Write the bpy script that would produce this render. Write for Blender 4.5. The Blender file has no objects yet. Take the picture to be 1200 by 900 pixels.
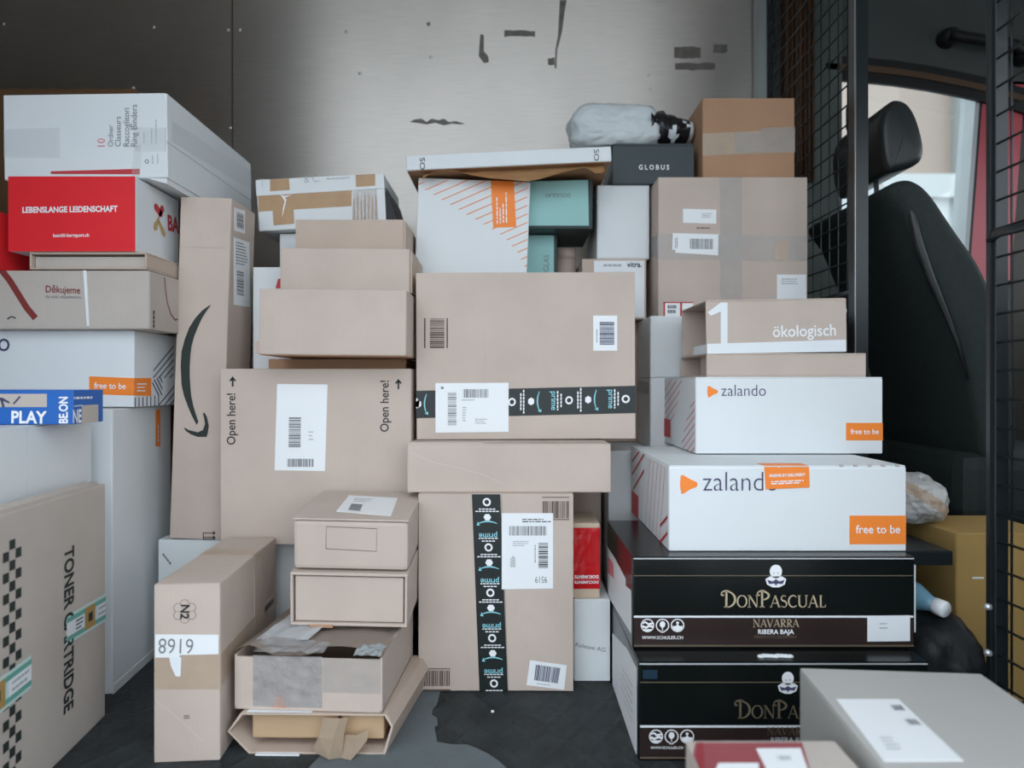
import bpy, bmesh, math, random
from mathutils import Vector, Matrix, noise
from mathutils.geometry import tessellate_polygon
random.seed(7)
SC = bpy.context.scene
COL = SC.collection
R = math.radians
# ------------------------------------------------------------------ camera, sky, exposure
HC = 0.675            # camera height above the cargo floor
FPX = 800.0           # focal length in pixels of a 1200 x 900 frame
cd = bpy.data.cameras.new('camera'); cam = bpy.data.objects.new('camera', cd); COL.objects.link(cam)
cd.sensor_width = 36.0; cd.lens = 36.0 * FPX / 1200.0
cam.location = (0, 0, HC); cam.rotation_euler = (R(90), 0, 0)
cd.clip_start = 0.02; cd.clip_end = 200
cd.dof.use_dof = True; cd.dof.focus_distance = 1.5; cd.dof.aperture_fstop = 2.4
SC.camera = cam
W = bpy.data.worlds.new('overcast_sky'); SC.world = W; W.use_nodes = True
bg = W.node_tree.nodes['Background']
bg.inputs[0].default_value = (0.90, 1.0, 1.10, 1); bg.inputs[1].default_value = 1.0
SC.view_settings.view_transform = 'Standard'; SC.view_settings.look = 'None'
SC.view_settings.gamma = 1.0; SC.view_settings.use_curve_mapping = False
SC.view_settings.exposure = 1.28

# ------------------------------------------------------------------ helpers
def X(px, y): return (px - 600) / FPX * y
def Z(py, y): return HC - (py - 450) / FPX * y
def s2l(c):
    return tuple((v/255/12.92 if v/255 <= .04045 else ((v/255+.055)/1.055)**2.4) for v in c)

MATS = {}
def mat(name, col, rough=.6, var=.06, scale=9., metal=0., bump=0., bscale=60., spec=.4, alpha=1., corr=0., emit=None, coat=0.):
    m = bpy.data.materials.new(name); m.use_nodes = True
    nt = m.node_tree; N = nt.nodes; L = nt.links
    p = N['Principled BSDF']
    p.inputs['Roughness'].default_value = rough; p.inputs['Metallic'].default_value = metal
    p.inputs['Specular IOR Level'].default_value = spec
    p.inputs['Coat Weight'].default_value = coat
    tc = N.new('ShaderNodeTexCoord'); nz = N.new('ShaderNodeTexNoise')
    nz.inputs['Scale'].default_value = scale; nz.inputs['Detail'].default_value = 6
    L.new(tc.outputs['Object'], nz.inputs['Vector'])
    mr = N.new('ShaderNodeMapRange')
    mr.inputs['From Min'].default_value = .25; mr.inputs['From Max'].default_value = .75
    mr.inputs['To Min'].default_value = 1 - var; mr.inputs['To Max'].default_value = 1 + var
    L.new(nz.outputs['Fac'], mr.inputs['Value'])
    mx = N.new('ShaderNodeVectorMath'); mx.operation = 'SCALE'
    mx.inputs[0].default_value = col[:3]
    L.new(mr.outputs['Result'], mx.inputs['Scale'])
    L.new(mx.outputs['Vector'], p.inputs['Base Color'])
    if alpha < 1: p.inputs['Alpha'].default_value = alpha
    if bump or corr:
        b = N.new('ShaderNodeBump'); b.inputs['Strength'].default_value = 1; b.inputs['Distance'].default_value = 1
        n2 = N.new('ShaderNodeTexNoise'); n2.inputs['Scale'].default_value = bscale; n2.inputs['Detail'].default_value = 3
        L.new(tc.outputs['Object'], n2.inputs['Vector'])
        h = N.new('ShaderNodeMath'); h.operation = 'MULTIPLY'; h.inputs[1].default_value = bump
        L.new(n2.outputs['Fac'], h.inputs[0]); src = h.outputs[0]
        if corr:
            w = N.new('ShaderNodeTexWave'); w.bands_direction = 'DIAGONAL' if corr < 0 else 'X'
            w.inputs['Scale'].default_value = 42; w.inputs['Distortion'].default_value = .3
            L.new(tc.outputs['Object'], w.inputs['Vector'])
            h2 = N.new('ShaderNodeMath'); h2.operation = 'MULTIPLY_ADD'; h2.inputs[1].default_value = abs(corr)
            L.new(w.outputs['Fac'], h2.inputs[0]); L.new(src, h2.inputs[2]); src = h2.outputs[0]
        L.new(src, b.inputs['Height']); L.new(b.outputs['Normal'], p.inputs['Normal'])
    if emit:
        p.inputs['Emission Color'].default_value = (*emit[:3], 1); p.inputs['Emission Strength'].default_value = emit[3]
    MATS[name] = m
    return m
KR = dict(rough=.78, var=.07, scale=7, bump=.0012, bscale=22, corr=.00006, spec=.25)
mat('kraft', (.555, .458, .395), **KR)
mat('kraft_warm', (.54, .43, .355), **KR)
mat('kraft_grey', (.52, .46, .41), **KR)
mat('kraft_brown', (.46, .27, .165), **KR)
mat('kraft_ochre', (.43, .275, .095), **KR)
mat('kraft_deep', (.36, .20, .11), **KR)
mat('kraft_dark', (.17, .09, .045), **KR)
mat('kraft_core', (.50, .345, .21), **KR)
mat('parcel_greyed', (.47, .46, .435), rough=.5, var=.04, scale=4, bump=.001, bscale=20, spec=.5)  # kraft colour greyed to imitate sheen from the sky
mat('parcel_red', (.30, .055, .065), rough=.4, var=.06)  # red muted in the colour to imitate its glossy sheen
mat('kraft_crease', (.64, .55, .485), rough=.75)
mat('white_board', (.75, .78, .79), rough=.55, var=.02, scale=5, bump=.0008, bscale=18, spec=.35)
mat('white_matte', (.74, .755, .76), rough=.6, var=.03, scale=5, bump=.0008, bscale=18, spec=.3)
mat('red_board', (.78, .022, .03), rough=.5, var=.03)
mat('blue_board', (.018, .13, .47), rough=.45, var=.05)
mat('blue_dim', (.012, .035, .06), rough=.4)
mat('red_dim', (.28, .018, .03), rough=.4)
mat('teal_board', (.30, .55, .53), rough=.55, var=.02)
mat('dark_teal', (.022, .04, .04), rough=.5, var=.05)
mat('slate_board', (.045, .06, .065), rough=.5, var=.05)
mat('black_gloss', (.005, .007, .007), rough=.24, var=.1, spec=.36, bump=.0006, bscale=14)
mat('wine_brown', (.03, .018, .016), rough=.3, var=.1, spec=.5)
mat('wine_lining', (.10, .008, .012), rough=.4)
mat('label_white', (.84, .86, .87), rough=.45, var=.012)
mat('label_soft', (.80, .83, .85), rough=.5, var=.03)
mat('ink', (.02, .02, .022), rough=.6)
mat('ink_grey', (.20, .20, .21), rough=.6)
mat('ink_pale', (.42, .44, .46), rough=.6)
mat('ink_brown', (.10, .06, .05), rough=.7)
mat('ink_green', (.022, .032, .028), rough=.6)
mat('ink_navy', (.06, .06, .13), rough=.6)
mat('ink_red', (.55, .05, .06), rough=.6)
mat('ink_pink', (.72, .22, .25), rough=.6)
mat('ink_maroon', (.22, .035, .03), rough=.6)
mat('ink_white', (.86, .87, .88), rough=.5)
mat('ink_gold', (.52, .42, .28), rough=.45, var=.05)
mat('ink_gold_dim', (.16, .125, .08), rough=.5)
mat('ink_cyan', (.26, .62, .70), rough=.5)
mat('orange', (.95, .255, .035), rough=.5, var=.02)
mat('orange_line', (.80, .30, .13), rough=.6)
mat('ochre_ink', (.55, .38, .18), rough=.6)
mat('smile_black', (.014, .02, .02), rough=.35, var=.1, bump=.0004, bscale=40)
mat('tape_brown', (.43, .26, .13), rough=.3, var=.08, scale=25, bump=.0012, bscale=40)
mat('tape_tan', (.47, .36, .27), rough=.3, var=.08, scale=25, bump=.0008, bscale=40)
mat('tape_film', (.70, .71, .71), rough=.2, var=.08, scale=20, bump=.003, bscale=30, alpha=.22)
mat('tape_clear', (.60, .57, .54), rough=.22, var=.05, scale=30, bump=.002, bscale=45, alpha=.42)
mat('tape_foil', (.56, .55, .55), rough=.2, var=.16, scale=30, bump=.007, bscale=45, alpha=.6)
mat('tape_green', (.14, .40, .34), rough=.35, var=.05)
mat('tape_mint', (.55, .72, .68), rough=.35, var=.03)
mat('poly_bag', (.62, .66, .67), rough=.32, var=.05, bump=.010, bscale=20)
mat('sack_black', (.008, .009, .010), rough=.5, spec=.3, bump=.004, bscale=30)
mat('poly_black', (.012, .012, .014), rough=.25, bump=.004, bscale=30)
mat('silver_bag', (.55, .54, .52), rough=.3, var=.2, bump=.004, bscale=30)
mat('red_film', (.55, .008, .012), rough=.18, var=.15, bump=.003, bscale=26, coat=.3)
mat('paper_kraft', (.62, .37, .18), rough=.7, var=.12, bump=.002, bscale=30)
mat('paper_tan', (.58, .46, .34), rough=.7, var=.1, bump=.002, bscale=30)
mat('steel_black', (.012, .016, .018), rough=.32, spec=.5, bump=.0005, bscale=30)
mat('steel_edge', (.30, .34, .36), rough=.3, metal=.8)
mat('bolt_zinc', (.70, .73, .74), rough=.3, metal=.6)
mat('seat_fabric', (.018, .026, .024), rough=.75, var=.15, scale=60, bump=.001, bscale=300)
mat('seat_leather', (.016, .02, .02), rough=.38, spec=.5)
mat('plastic_black', (.012, .012, .013), rough=.5)
mat('headliner', (.085, .09, .085), rough=.9, var=.05, bump=.001, bscale=300)
mat('cab_trim', (.10, .115, .105), rough=.7, var=.08)
mat('trim_brown', (.10, .055, .03), rough=.5)
mat('infill_brown', (.10, .045, .02), rough=.7, var=.25, scale=30)
mat('van_red', (.55, .10, .12), rough=.3)  # red paled in the colour to imitate haze
mat('van_inner', (.072, .067, .054), rough=.6, var=.1)
mat('van_roof', (.72, .72, .70), rough=.6, var=.05)
mat('van_pale', (.34, .37, .36), rough=.5)
mat('seal_grey', (.50, .52, .53), rough=.4)
mat('bottle_blue', (.16, .32, .42), rough=.15, var=.1)
mat('cap_white', (.82, .84, .86), rough=.35)
mat('asphalt', (.34, .34, .335), rough=.9, var=.15)
mat('facade_peach', (.46, .36, .31), rough=.85, var=.04, scale=1)
mat('facade_white', (.62, .63, .63), rough=.85, var=.03, scale=1)
mat('facade_grey', (.34, .355, .35), rough=.85, var=.03, scale=1)

def link(name, me, m=None, parent=None):
    o = bpy.data.objects.new(name, me); COL.objects.link(o)
    if m: me.materials.append(MATS[m] if isinstance(m, str) else m)
    if parent: o.parent = parent
    return o
def bm2me(bm, name, smooth=False):
    me = bpy.data.meshes.new(name); bm.normal_update(); bm.to_mesh(me); bm.free()
    if smooth:
        for p in me.polygons: p.use_smooth = True
    return me
def addbox(bm, x0, x1, y0, y1, z0, z1, bev=0., seg=2):
    r = bmesh.ops.create_cube(bm, size=1)
    vs = r['verts']
    for v in vs:
        v.co = ((x0+x1)/2 + v.co.x*(x1-x0), (y0+y1)/2 + v.co.y*(y1-y0), (z0+z1)/2 + v.co.z*(z1-z0))
    if bev:
        es = list({e for v in vs for e in v.link_edges})
        bmesh.ops.bevel(bm, geom=es, offset=bev, segments=seg, affect='EDGES', profile=.6)
def boxobj(name, x0, x1, y0, y1, z0, z1, m, parent=None, bev=0., kind=None):
    bm = bmesh.new(); addbox(bm, x0, x1, y0, y1, z0, z1, bev)
    o = link(name, bm2me(bm, name), m, parent)
    if kind: o['kind'] = kind
    return o
def tag(o, label, cat, group=None):
    o['label'] = label; o['category'] = cat
    if group: o['group'] = group
    return o
def empty(name, loc=(0, 0, 0)):
    o = bpy.data.objects.new(name, None); COL.objects.link(o); o.location = loc; o.empty_display_size = .05
    return o
def tube(bm, pts, r, n=8, cap=True):
    rings = []
    for i, p in enumerate(pts):
        p = Vector(p)
        a = Vector(pts[max(i-1, 0)]); b = Vector(pts[min(i+1, len(pts)-1)])
        t = (b-a).normalized(); q = t.to_track_quat('Z', 'Y')
        rr = r[i] if isinstance(r, (list, tuple)) else r
        rings.append([bm.verts.new(p + q @ Vector((rr*math.cos(2*math.pi*k/n), rr*math.sin(2*math.pi*k/n), 0))) for k in range(n)])
    for a, b in zip(rings, rings[1:]):
        for k in range(n): bm.faces.new((a[k], a[(k+1) % n], b[(k+1) % n], b[k]))
    if cap:
        bm.faces.new(rings[0][::-1]); bm.faces.new(rings[-1])
def tubeobj(name, pts, r, m, parent=None, n=8):
    bm = bmesh.new(); tube(bm, pts, r, n)
    return link(name, bm2me(bm, name, True), m, parent)

def clip_poly(poly, clip):
    """Sutherland-Hodgman, convex counter-clockwise clip region"""
    out = list(poly)
    for i in range(len(clip)):
        a = clip[i]; b = clip[(i+1) % len(clip)]
        inp, out = out, []
        if not inp: return []
        side = lambda p: (b[0]-a[0])*(p[1]-a[1]) - (b[1]-a[1])*(p[0]-a[0])
        for j in range(len(inp)):
            p = inp[j]; q = inp[(j+1) % len(inp)]
            sp, sq = side(p), side(q)
            if sp >= 0: out.append(p)
            if sp*sq < 0:
                t = sp/(sp-sq); out.append((p[0]+t*(q[0]-p[0]), p[1]+t*(q[1]-p[1])))
    return out

TXT = {}
def text_mesh_data(s, bold=0.):
    k = (s, bold)
    if k not in TXT:
        cu = bpy.data.curves.new('t', 'FONT'); cu.body = s; cu.size = 1; cu.offset = bold; cu.resolution_u = 3
        o = bpy.data.objects.new('t', cu); COL.objects.link(o)
        dg = bpy.context.evaluated_depsgraph_get()
        me = bpy.data.meshes.new_from_object(o.evaluated_get(dg))
        v = [(p.co.x, p.co.y) for p in me.vertices]; f = [tuple(p.vertices) for p in me.polygons]
        bpy.data.objects.remove(o); bpy.data.curves.remove(cu); bpy.data.meshes.remove(me)
        TXT[k] = (v, f)
    return TXT[k]

def ribbon(pts, w):
    """quads along a polyline; w a width or list of widths"""
    out = []; L_, R_ = [], []
    n = len(pts)
    for i, p in enumerate(pts):
        a = pts[max(i-1, 0)]; b = pts[min(i+1, n-1)]
        dx, dy = b[0]-a[0], b[1]-a[1]; l = math.hypot(dx, dy) or 1
        ww = w[i] if isinstance(w, (list, tuple)) else w
        nx, ny = -dy/l*ww/2, dx/l*ww/2
        L_.append((p[0]+nx, p[1]+ny)); R_.append((p[0]-nx, p[1]-ny))
    for i in range(n-1): out.append([R_[i], R_[i+1], L_[i+1], L_[i]])
    return out
def arc(cx, cy, rx, ry, a0, a1, n=14):
    return [(cx+rx*math.cos(R(a0+(a1-a0)*i/n)), cy+ry*math.sin(R(a0+(a1-a0)*i/n))) for i in range(n+1)]
def disc(cx, cy, rx, ry=None, n=20): return arc(cx, cy, rx, ry or rx, 0, 360, n)[:-1]
# serif capitals for the wine cartons (unit height)
def serif(ch):
    T, t = .13, .055
    sb = lambda x, y, w=.26: [[(x-w/2, y-.025), (x+w/2, y-.025), (x+w/2, y+.025), (x-w/2, y+.025)]]
    if ch == 'D': return .86, ribbon([(.22, 0), (.22, 1)], T) + ribbon(arc(.22, .5, .55, .5, 90, -90), [t+.08*math.sin(math.pi*i/14) for i in range(15)]) + sb(.2, .02) + sb(.2, .98)
    if ch == 'O': return .92, ribbon(arc(.46, .5, .38, .48, 0, 360, 26), [t+.08*abs(math.cos(2*math.pi*i/26)) for i in range(27)])
    if ch == 'N': return .95, ribbon([(.15, 0), (.15, 1)], t) + ribbon([(.15, 1), (.78, 0)], T) + ribbon([(.78, 0), (.78, 1)], t) + sb(.15, .02) + sb(.12, .98) + sb(.78, .98)
    if ch == 'P': return .70, ribbon([(.2, 0), (.2, 1)], T) + ribbon(arc(.2, .74, .42, .26, 90, -90), [t+.08*math.sin(math.pi*i/14) for i in range(15)]) + sb(.2, .02, .32) + sb(.18, .98)
    if ch == 'A': return .85, ribbon([(.08, 0), (.42, 1)], t) + ribbon([(.42, 1), (.76, 0)], T) + ribbon([(.2, .34), (.62, .34)], t) + sb(.08, .02, .22) + sb(.76, .02, .24)
    if ch == 'V': return .85, ribbon([(.08, 1), (.42, 0)], T) + ribbon([(.42, 0), (.76, 1)], t) + sb(.08, .98, .24) + sb(.76, .98, .22)
    if ch == 'S': return .62, ribbon(arc(.3, .75, .21, .22, 40, 270, 12) + arc(.3, .26, .23, .25, 90, -150, 12)[1:], [.06+.07*math.exp(-((i-12)/5)**2) for i in range(25)])
    if ch == 'C': return .80, ribbon(arc(.46, .5, .38, .48, 45, 315, 20), [t+.08*math.sin(math.pi*i/20) for i in range(21)])
    if ch == 'U': return .90, ribbon([(.16, 1), (.16, .32)] + arc(.45, .32, .29, .3, 180, 360, 10)[1:] + [(.74, 1)], [T]*5 + [t+.02]*8) + sb(.16, .98) + sb(.74, .98)
    if ch == 'L': return .66, ribbon([(.2, 0), (.2, 1)], T) + ribbon([(.2, .03), (.6, .03)], t) + ribbon([(.58, 0), (.6, .22)], t) + sb(.2, .98)
    if ch == 'R': return .80, serif('P')[1] + ribbon([(.3, .5), (.72, 0)], T) + sb(.72, .02, .16)
    return .4, []

FACES = {}
class Carton:
    """a carton in its own frame: x across the front, y away from the door, z up; base centre at the origin"""
    def __init__(s, name, label, cat, x0, x1, y, z0, z1, d, m, yaw=0, roll=0, pitch=0, group=None, bev=.0035, opens=None, wall=.004, body=True):
        s.w, s.h, s.d = x1-x0, z1-z0, d
        s.root = tag(empty(name), label, cat, group)
        s.M = Matrix.Translation(((x0+x1)/2, y, z0)) @ Matrix.Rotation(R(yaw), 4, 'Z') @ Matrix.Rotation(R(roll), 4, 'Y') @ Matrix.Rotation(R(pitch), 4, 'X') @ Matrix.Translation((0, d/2, 0))
        s.root.matrix_world = s.M; s.Mi = s.M.inverted()
        w, h = s.w, s.h
        V = Vector
        s.fr = {'F': (V((-w/2, -d/2, 0)), V((1, 0, 0)), V((0, 0, 1)), V((0, -1, 0)), w, h),
                'R': (V((w/2, -d/2, 0)), V((0, 1, 0)), V((0, 0, 1)), V((1, 0, 0)), d, h),
                'L': (V((-w/2, d/2, 0)), V((0, -1, 0)), V((0, 0, 1)), V((-1, 0, 0)), d, h),
                'T': (V((-w/2, -d/2, h)), V((1, 0, 0)), V((0, 1, 0)), V((0, 0, 1)), w, d),
                'B': (V((-w/2, d/2, 0)), V((1, 0, 0)), V((0, -1, 0)), V((0, 0, -1)), w, d)}
        s.off = {k: 0. for k in s.fr}
        if body:
            bm = bmesh.new()
            if not opens:
                addbox(bm, -w/2, w/2, -d/2, d/2, 0, h, min(bev, h*.2, w*.2))
            else:
                t = wall; q = {'F': (-w/2, w/2, -d/2, -d/2+t, t, h-t), 'K': (-w/2, w/2, d/2-t, d/2, t, h-t),
                     'R': (w/2-t, w/2, -d/2+t, d/2-t, t, h-t), 'L': (-w/2, -w/2+t, -d/2+t, d/2-t, t, h-t),
                     'T': (-w/2, w/2, -d/2, d/2, h-t, h), 'B': (-w/2, w/2, -d/2, d/2, 0, t)}
                if 'F' in opens:
                    for k in 'RL': a = list(q[k]); a[2] = -d/2; q[k] = tuple(a)
                if 'L' in opens:
                    for k in 'FK': pass
                for k, a in q.items():
                    if k not in opens: addbox(bm, *a, bev=.0012, seg=1)
            s.body = link('body', bm2me(bm, 'body'), m, s.root)
        s.m = m
    # ---- placing on faces
    def uv(s, f, px, py):
        o, U, V, N, w, h = s.fr[f]
        c = s.Mi @ Vector((0, 0, HC)); p = s.Mi @ Vector(((px-600)/FPX, 1, HC-(py-450)/FPX)); dr = p-c
        t = (o-c).dot(N)/dr.dot(N); q = c+dr*t-o
        return (q.dot(U), q.dot(V))
    def pt(s, f, u, v, off): o, U, V, N, w, h = s.fr[f]; return o+U*u+V*v+N*(off+s.off[f])
    def P(s, f, pts): return [s.uv(f, *p) for p in pts]
    def inside(s, f, pl, e=.0004):
        """keep print and labels on their face"""
        w, h = s.fr[f][4:6]
        if all(-e <= u <= w+e and -e <= v <= h+e for u, v in pl): return [tuple(p) for p in pl]
        q = clip_poly([tuple(p) for p in pl], [(e, e), (w-e, e), (w-e, h-e), (e, h-e)]); out = []
        for p in q:
            if not out or math.hypot(p[0]-out[-1][0], p[1]-out[-1][1]) > 1e-6: out.append(p)
        return out
    def flat(s, f, polys, m, name, off=.0006, parent=None):
        """flat print: list of uv polygons in one mesh"""
        bm = bmesh.new()
        for pl in polys:
            pl = s.inside(f, pl)
            if len(pl) < 3: continue
            vs = [bm.verts.new(s.pt(f, u, v, off)) for u, v in pl]
            if len(pl) == 4:
                fc = [bm.faces.new(vs)]
            else:
                fc = []
                for tri in tessellate_polygon([[Vector((u, v, 0)) for u, v in pl]]):
                    try: fc.append(bm.faces.new([vs[i] for i in tri]))
                    except ValueError: pass
            for q in fc:
                q.normal_update()
                if q.normal.dot(s.fr[f][3]) < 0: q.normal_flip()
        return link(name, bm2me(bm, name), m, parent or s.root)
    def each(s, f, polys, m, name, off=.0006, parent=None):
        for pl in polys: s.flat(f, [pl], m, name, off, parent)
    def slab(s, f, pl, m, name, t=.0006, base=0., parent=None):
        """a thin solid lying on a face: label, tape, flap"""
        pl = s.inside(f, pl)
        bm = bmesh.new()
        lo = [bm.verts.new(s.pt(f, u, v, base-.0002)) for u, v in pl]; hi = [bm.verts.new(s.pt(f, u, v, base+t)) for u, v in pl]
        n = len(pl)
        ar = sum(pl[i][0]*pl[(i+1) % n][1]-pl[(i+1) % n][0]*pl[i][1] for i in range(n))
        if ar < 0: lo.reverse(); hi.reverse()
        bm.faces.new(hi); bm.faces.new(lo[::-1])
        for i in range(n): bm.faces.new((lo[i], lo[(i+1) % n], hi[(i+1) % n], hi[i]))
        return link(name, bm2me(bm, name), m, parent or s.root)
    def paper(s, f, px, m='label_white', name='label', t=.0007, base=0., parent=None):
        return s.slab(f, s.P(f, px), m, name, t, base, parent)
    def flaps(s, f, axis='v', at=.5, m=None, gap=.0025, t=.003, over=0., name='flap'):
        """two closing flaps that meet in a seam"""
        w, h = s.fr[f][4:6]; e = .0015
        if axis == 'v': a = [(e, e), (w*at-gap/2, e), (w*at-gap/2, h-e), (e, h-e)]; b = [(w*at+gap/2, e), (w-e, e), (w-e, h-e), (w*at+gap/2, h-e)]
        else: a = [(e, e), (w-e, e), (w-e, h*at-gap/2), (e, h*at-gap/2)]; b = [(e, h*at+gap/2), (w-e, h*at+gap/2), (w-e, h-e), (e, h-e)]
        for pl in (a, b): s.slab(f, pl, m or s.m, name, t)
        s.off[f] += t
    def rect(s, f, u0, v0, u1, v1): return [(u0, v0), (u1, v0), (u1, v1), (u0, v1)]
    def text(s, f, body, p0, p1, m='ink', bold=0., hs=1., off=.0009, parent=None, name='lettering', px=True):
        v, fs = text_mesh_data(body, bold)
        a = Vector(s.uv(f, *p0)) if px else Vector(p0); b = Vector(s.uv(f, *p1)) if px else Vector(p1)
        x0 = min(q[0] for q in v); x1 = max(q[0] for q in v)
        d = (b-a); k = d.length/(x1-x0); d.normalize(); n = Vector((-d.y, d.x))
        bm = bmesh.new(); vs = []
        for q in v:
            c = a+d*((q[0]-x0)*k)+n*(q[1]*k*hs); vs.append(bm.verts.new(s.pt(f, c.x, c.y, off)))
        for fc in fs:
            try: q = bm.faces.new([vs[i] for i in fc])
            except ValueError: continue
            q.normal_update()
            if q.normal.dot(s.fr[f][3]) < 0: q.normal_flip()
        return link(name, bm2me(bm, name), m, parent or s.root)
    def bars(s, f, quad, n=30, m='ink', off=.0010, parent=None, seed=1, along=0, name='barcode'):
        """barcode in a pixel quad bl, br, tr, tl; along 0: bars stand side by side from bl to br"""
        q = [Vector(p) for p in s.P(f, quad)]
        if along: q = [q[1], q[2], q[3], q[0]]
        rnd = random.Random(seed); x = 0; pl = []
        tot = []; 
        for i in range(n): tot.append((rnd.choice((1, 1, 2, 3)), rnd.choice((1, 1, 2, 2))))
        S = sum(a+b for a, b in tot)
        for a, b in tot:
            t0, t1 = x/S, (x+a)/S; x += a+b
            pl.append([tuple(q[0].lerp(q[1], t0)), tuple(q[0].lerp(q[1], t1)), tuple(q[3].lerp(q[2], t1)), tuple(q[3].lerp(q[2], t0))])
        return s.flat(f, pl, m, name, off, parent)
    def lines(s, f, quad, n=3, m='ink_pale', off=.0010, parent=None, seed=3, fill=.45, name='fine_print'):
        """small print too fine to read: broken dashes in rows"""
        q = [Vector(p) for p in s.P(f, quad)]; rnd = random.Random(seed); pl = []
        for i in range(n):
            v0 = (i+.5-fill/2)/n; v1 = (i+.5+fill/2)/n; x = 0; end = rnd.uniform(.6, 1)
            while x < end:
                e = min(x+rnd.uniform(.06, .22), end)
                g = lambda tu, tv: tuple(q[0].lerp(q[1], tu).lerp(q[3].lerp(q[2], tu), tv))
                pl.append([g(x, v0), g(e, v0), g(e, v1), g(x, v1)]); x = e+.03
        return s.flat(f, pl, m, name, off, parent)
    def serif_text(s, f, body, p0, p1, m, off=.0009, small=.74, name='lettering', hs=1.):
        a = Vector(s.uv(f, *p0)); b = Vector(s.uv(f, *p1)); x = 0; items = []
        for ch in body:
            k = 1. if ch.isupper() else small
            w, pl = serif(ch.upper())
            if ch in 'DP': pl = pl+ribbon([(.42, 1.02), (.22, 1.07), (.04, 1.03), (-.09, .92), (-.10, .80), (-.02, .74), (.05, .80)], [.05, .06, .07, .08, .09, .09, .07])
            items.append((x, k, pl)); x += w*k
        d = b-a; sc = d.length/x; d.normalize(); n = Vector((-d.y, d.x)); out = []
        for x0, k, pl in items:
            for p in pl: out.append([tuple(a+d*((x0+q[0]*k)*sc)+n*(q[1]*k*sc*hs)) for q in p])
        return s.flat(f, out, m, name, off), sc

# ------------------------------------------------------------------ the van: shell
YW = 2.35                                     # far side wall of the cargo bay
def structure(o): o['kind'] = 'structure'; return o
# cargo floor: dark studded rubber, a worn grey patch
def floor_material():
    m = mat('floor_rubber', (.028, .034, .036), rough=.62, var=.35, scale=14, spec=.35)
    nt = m.node_tree; N = nt.nodes; L = nt.links; p = N['Principled BSDF']
    tc = N.new('ShaderNodeTexCoord'); hs = []
    for ang in (32, -32):
        mp = N.new('ShaderNodeMapping'); mp.inputs['Rotation'].default_value = (0, 0, R(ang)); L.new(tc.outputs['Object'], mp.inputs['Vector'])
        w = N.new('ShaderNodeTexWave'); w.inputs['Scale'].default_value = 5.5; w.inputs['Distortion'].default_value = .6; w.inputs['Detail Scale'].default_value = 3
        L.new(mp.outputs['Vector'], w.inputs['Vector'])
        pw = N.new('ShaderNodeMath'); pw.operation = 'POWER'; pw.inputs[1].default_value = 5; L.new(w.outputs['Fac'], pw.inputs[0]); hs.append(pw)
    mx = N.new('ShaderNodeMath'); mx.operation = 'MAXIMUM'; L.new(hs[0].outputs[0], mx.inputs[0]); L.new(hs[1].outputs[0], mx.inputs[1])
    fn = N.new('ShaderNodeTexNoise'); fn.inputs['Scale'].default_value = 90; L.new(tc.outputs['Object'], fn.inputs['Vector'])
    ad = N.new('ShaderNodeMath'); ad.operation = 'MULTIPLY_ADD'; ad.inputs[1].default_value = .5; L.new(fn.outputs['Fac'], ad.inputs[0]); L.new(mx.outputs[0], ad.inputs[2])
    b = N.new('ShaderNodeBump'); b.inputs['Distance'].default_value = .004; b.inputs['Strength'].default_value = .8
    L.new(ad.outputs[0], b.inputs['Height']); L.new(b.outputs['Normal'], p.inputs['Normal'])
floor_material()
floor = structure(boxobj('floor', -2.2, 2.4, .46, YW+.05, -.06, 0, 'floor_rubber'))
mat('worn_floor', (.13, .155, .165), rough=.5, var=.12, scale=18, bump=.0006, bscale=90)
def floor_px(px, py): t = HC*FPX/(py-450); return ((px-600)/FPX*t, t)
edge = [(470, 800), (516, 810), (514, 818), (512, 826), (507, 832), (506, 838), (512, 842), (513, 850), (509, 852), (511, 862), (512, 870), (530, 873), (547, 873), (560, 878), (572, 884), (584, 892), (593, 900), (604, 920), (610, 955), (360, 955), (350, 915), (366, 896), (420, 840)]
bm = bmesh.new()
vs = [bm.verts.new((*floor_px(*p), .0012)) for p in edge]
lo = [bm.verts.new((v.co.x, v.co.y, -.001)) for v in vs]
f = bm.faces.new(vs); f.normal_update()
if f.normal.z < 0: f.normal_flip()
for i in range(len(vs)):
    j = (i+1) % len(vs); bm.faces.new((vs[i], vs[j], lo[j], lo[i]))
bmesh.ops.triangulate(bm, faces=[f])
link('worn_patch', bm2me(bm, 'worn_patch'), 'worn_floor', floor)
link('paper_scrap', bm2me((lambda b: (addbox(b, *[c+dx for c, dx in ((-.043, 0), (-.043, .006))], 1.402, 1.407, 0, .003), b)[1])(bmesh.new()), 'paper_scrap'), 'label_white', floor)

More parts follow.
